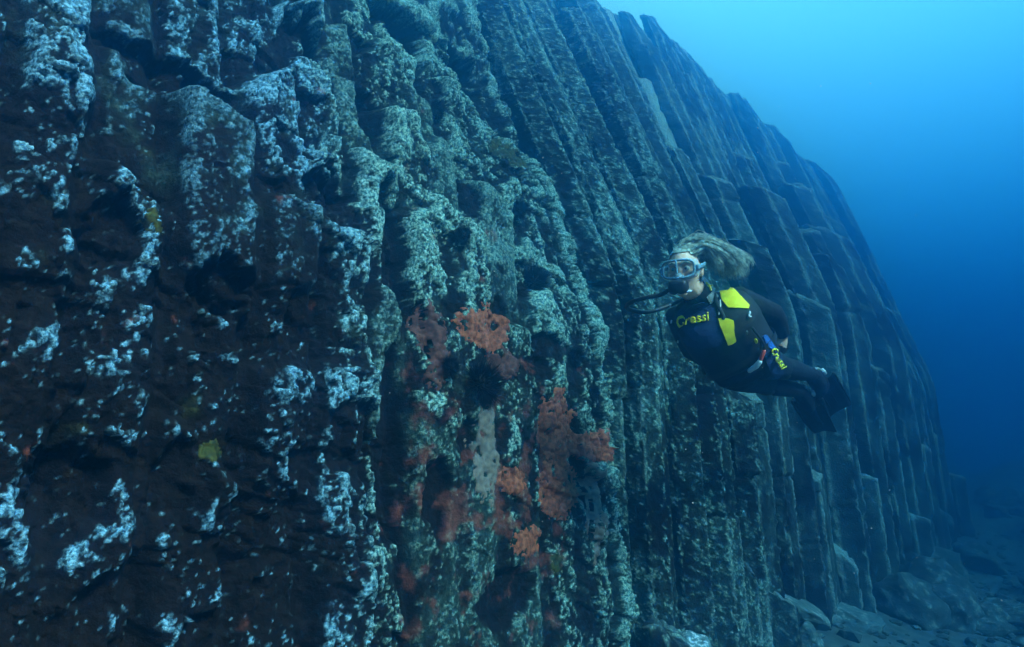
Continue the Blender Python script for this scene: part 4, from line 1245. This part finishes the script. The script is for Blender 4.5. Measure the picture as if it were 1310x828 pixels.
lettering("lettering", "Cressi", M_YEL2, navy, (867.5, 418.5), R(11), 15.5, first=1.18, xs=1.08)
lettering("lettering", "Cressi", M_YEL2, suit, (983.0, 447.5), R(-62), 10.5, xs=1.05, lift=.017)

# small fittings on the vest
def blob(name, pts, r, mat, parent, lift=.012, n=8, sides=10):
    P3 = [onto(x, y, lift) for x, y in pts]
    P3 = [p if p is not None else at(x, y, 3.12) for p, (x, y) in zip(P3, pts)]
    b = MB(); b.tube(spline(P3, n) if len(P3) > 2 else P3, r, sides); return b.build(name, mat, parent)
blob("cord", [(922, 386), (922, 394), (920, 403)], .0028, M_PALE, vest, .010)
blob("emblem", [(904, 362), (905, 367), (907, 372)], .005, M_YEL2, vest, .010)
blob("emblem", [(901, 367), (906, 366), (911, 365)], .004, M_YEL2, vest, .012)
blob("buckle", [(958, 400), (957, 405), (959, 406)], .0045, M_PALE, vest, .010)
blob("buckle", [(954, 424), (954, 427)], .0045, M_GREY, vest, .010)
blob("buckle", [(965, 434), (966, 437)], .0065, M_YEL2, vest, .012)
blob("shoulder_strap", [(912, 378), (918, 390), (924, 402), (926, 408)], .010, M_VEST, vest, .006)
blob("shoulder_strap", [(876, 386), (868, 396), (864, 410)], .011, M_VEST, vest, .006)
for x, y in ((858, 394), (852, 408), (859, 413), (868, 437)):
    p = onto(x, y, .006) or at(x, y, 3.2)
    b = MB(); b.tube([p, p + cv(.002, .010, 0)], .0042, 8); b.build("buckle", M_PALE, vest)
b = MB(); P0 = onto(957.5, 472, .03) or at(957.5, 472, 3.35); P1 = onto(968, 460, .03) or at(968, 460, 3.35)
b.tube([P0, P0.lerp(P1, .5) + cv(.004, 0, -.004), P1], [.011, .013, .011], 12); gauge = b.build("pressure_gauge", M_PALE, vest)
b = MB(); P2 = onto(972, 447, .03) or at(972, 447, 3.33)
b.tube([P1 + (P2 - P1) * .25, P2], [.009, .009], 10); b.build("red_cap", M_RED, gauge)
b = MB(); b.tube(spline([P2, onto(971, 437, .03) or P2 + cv(0, .03, .0), onto(958, 418, .03) or P2 + cv(-.05, .09, 0)], 12), .006, 8); b.build("gauge_hose", M_RUB, gauge)

# belt, pockets, inflator hose and knee pads
bl_ = MB(); ring0 = vest_ring(.16, .186, .146, .172, 40); ring1 = vest_ring(.24, .190, .152, .176, 40)
bl_.add([p for p in ring0] + [p for p in ring1], [(k, (k + 1) % 40, 40 + (k + 1) % 40, 40 + k) for k in range(40)]); bl_.build("waist_belt", M_RUB, vest)
for px_, py_, w_x, w_y in ():
    p = onto(px_, py_, -.004)
    if p is not None:
        b = MB(); b.box(p, (T_LAT * w_x, T_UP * w_y, T_FR * .026), .5); b.build("pocket", M_VEST, vest)
for K_, A_, H_ in ((KN_L, AN_L, HIP_L), (KN_R, AN_R, HIP_R)):
    b = MB(); d = (A_ - H_).normalized(); nn = (-CU - d * (-CU).dot(d)).normalized(); b.ellipsoid(K_ + nn * .034, (d * .085, d.cross(nn) * .046, nn * .034)); b.build("knee_pad", M_RUB, suit)

# air tank on the back
tc_ = PELV + T_UP * TL * .55 - T_FR * .235
b = MB(); b.tube([tc_ - T_UP * .27, tc_ + T_UP * .20], .075, 28); tank = b.build("scuba_tank", M_TANK, vest)
b = MB(); b.tube([tc_ + T_UP * .26, tc_ + T_UP * .32], .016, 12); b.tube([tc_ + T_UP * .305 - T_LAT * .045, tc_ + T_UP * .305 + T_LAT * .05], .014, 12); b.build("valve", M_RUB, tank)

# fins
def build_fin(A_, K_, tip0, tip1, root_w):
    d = (A_ - K_).normalized()
    heel = A_ + d * .01
    mid_tip = (tip0 + tip1) * .5; ax = (mid_tip - heel).normalized()
    lat = (tip0 - tip1); lat = (lat - ax * lat.dot(ax)).normalized(); nr = ax.cross(lat)
    b = MB(); L_ = (mid_tip - heel).length
    b.tube([heel, heel + ax * .09, heel + ax * .20], [.050, .056, .050], 18, flat=(nr, .72))
    fin = b.build("fin", M_FIN, person)
    bl = MB(); n = 14; rows = []
    for i in range(n + 1):
        t = i / n; c = (heel + ax * .14).lerp(mid_tip, t); w = root_w + ((tip0 - tip1).length * .5 - root_w) * t ** 1.1
        dn = nr * (.02 * math.sin(t * 3.0))
        row = []
        for k in range(9):
            q = k / 4 - 1
            back = -ax * (.045 * (1 - abs(q)) * t ** 6)                 # shallow notch in the tip
            row.append(c + lat * (w * q) + dn + back)
        rows.append(row)
    V = [p + nr * .004 for r in rows for p in r] + [p - nr * .004 for r in rows for p in r]; m = 9; N_ = len(rows) * m
    F = []
    for i in range(n):
        for k in range(8):
            a = i * m + k; F.append((a, a + 1, a + m + 1, a + m)); F.append((N_ + a, N_ + a + m, N_ + a + m + 1, N_ + a + 1))
    for i in range(n):
        for k in (0, 8):
            a = i * m + k; F.append((a, a + m, N_ + a + m, N_ + a) if k == 0 else (a, N_ + a, N_ + a + m, a + m))
    for k in range(8):
        F.append((k, N_ + k, N_ + k + 1, k + 1)); a = n * m + k; F.append((a, a + 1, N_ + a + 1, N_ + a))
    bl.add(V, F)
    for q in (0, 8):
        bl.tube([r[q] for r in rows[:-1]], [.010 * (1 - .6 * i / n) for i in range(n)], 8)
    for q in (3, 5):
        bl.tube([r[q] + nr * .004 for r in rows[:10]], .004, 6)
    bl.build("blade", M_FIN, fin)
    s = MB(); s.tube(spline([heel + lat * .050 + ax * .03, heel + lat * .03 - ax * .055, heel - lat * .03 - ax * .055, heel - lat * .050 + ax * .03], 14), .009, 8); s.build("heel_strap", M_GREY, fin)
    for sgn in (1, -1):
        k = MB(); k.box(heel + lat * (.056 * sgn) + ax * .035, (ax * .026, lat * .011, nr * .016), .5); k.build("buckle", M_PALE, fin)
    return fin
build_fin(AN_L, KN_L, at(1089, 519, 4.42), at(1054, 538, 4.42), .10)
build_fin(AN_R, KN_R, at(1069, 555, 4.5), at(1043, 551, 4.5), .085)
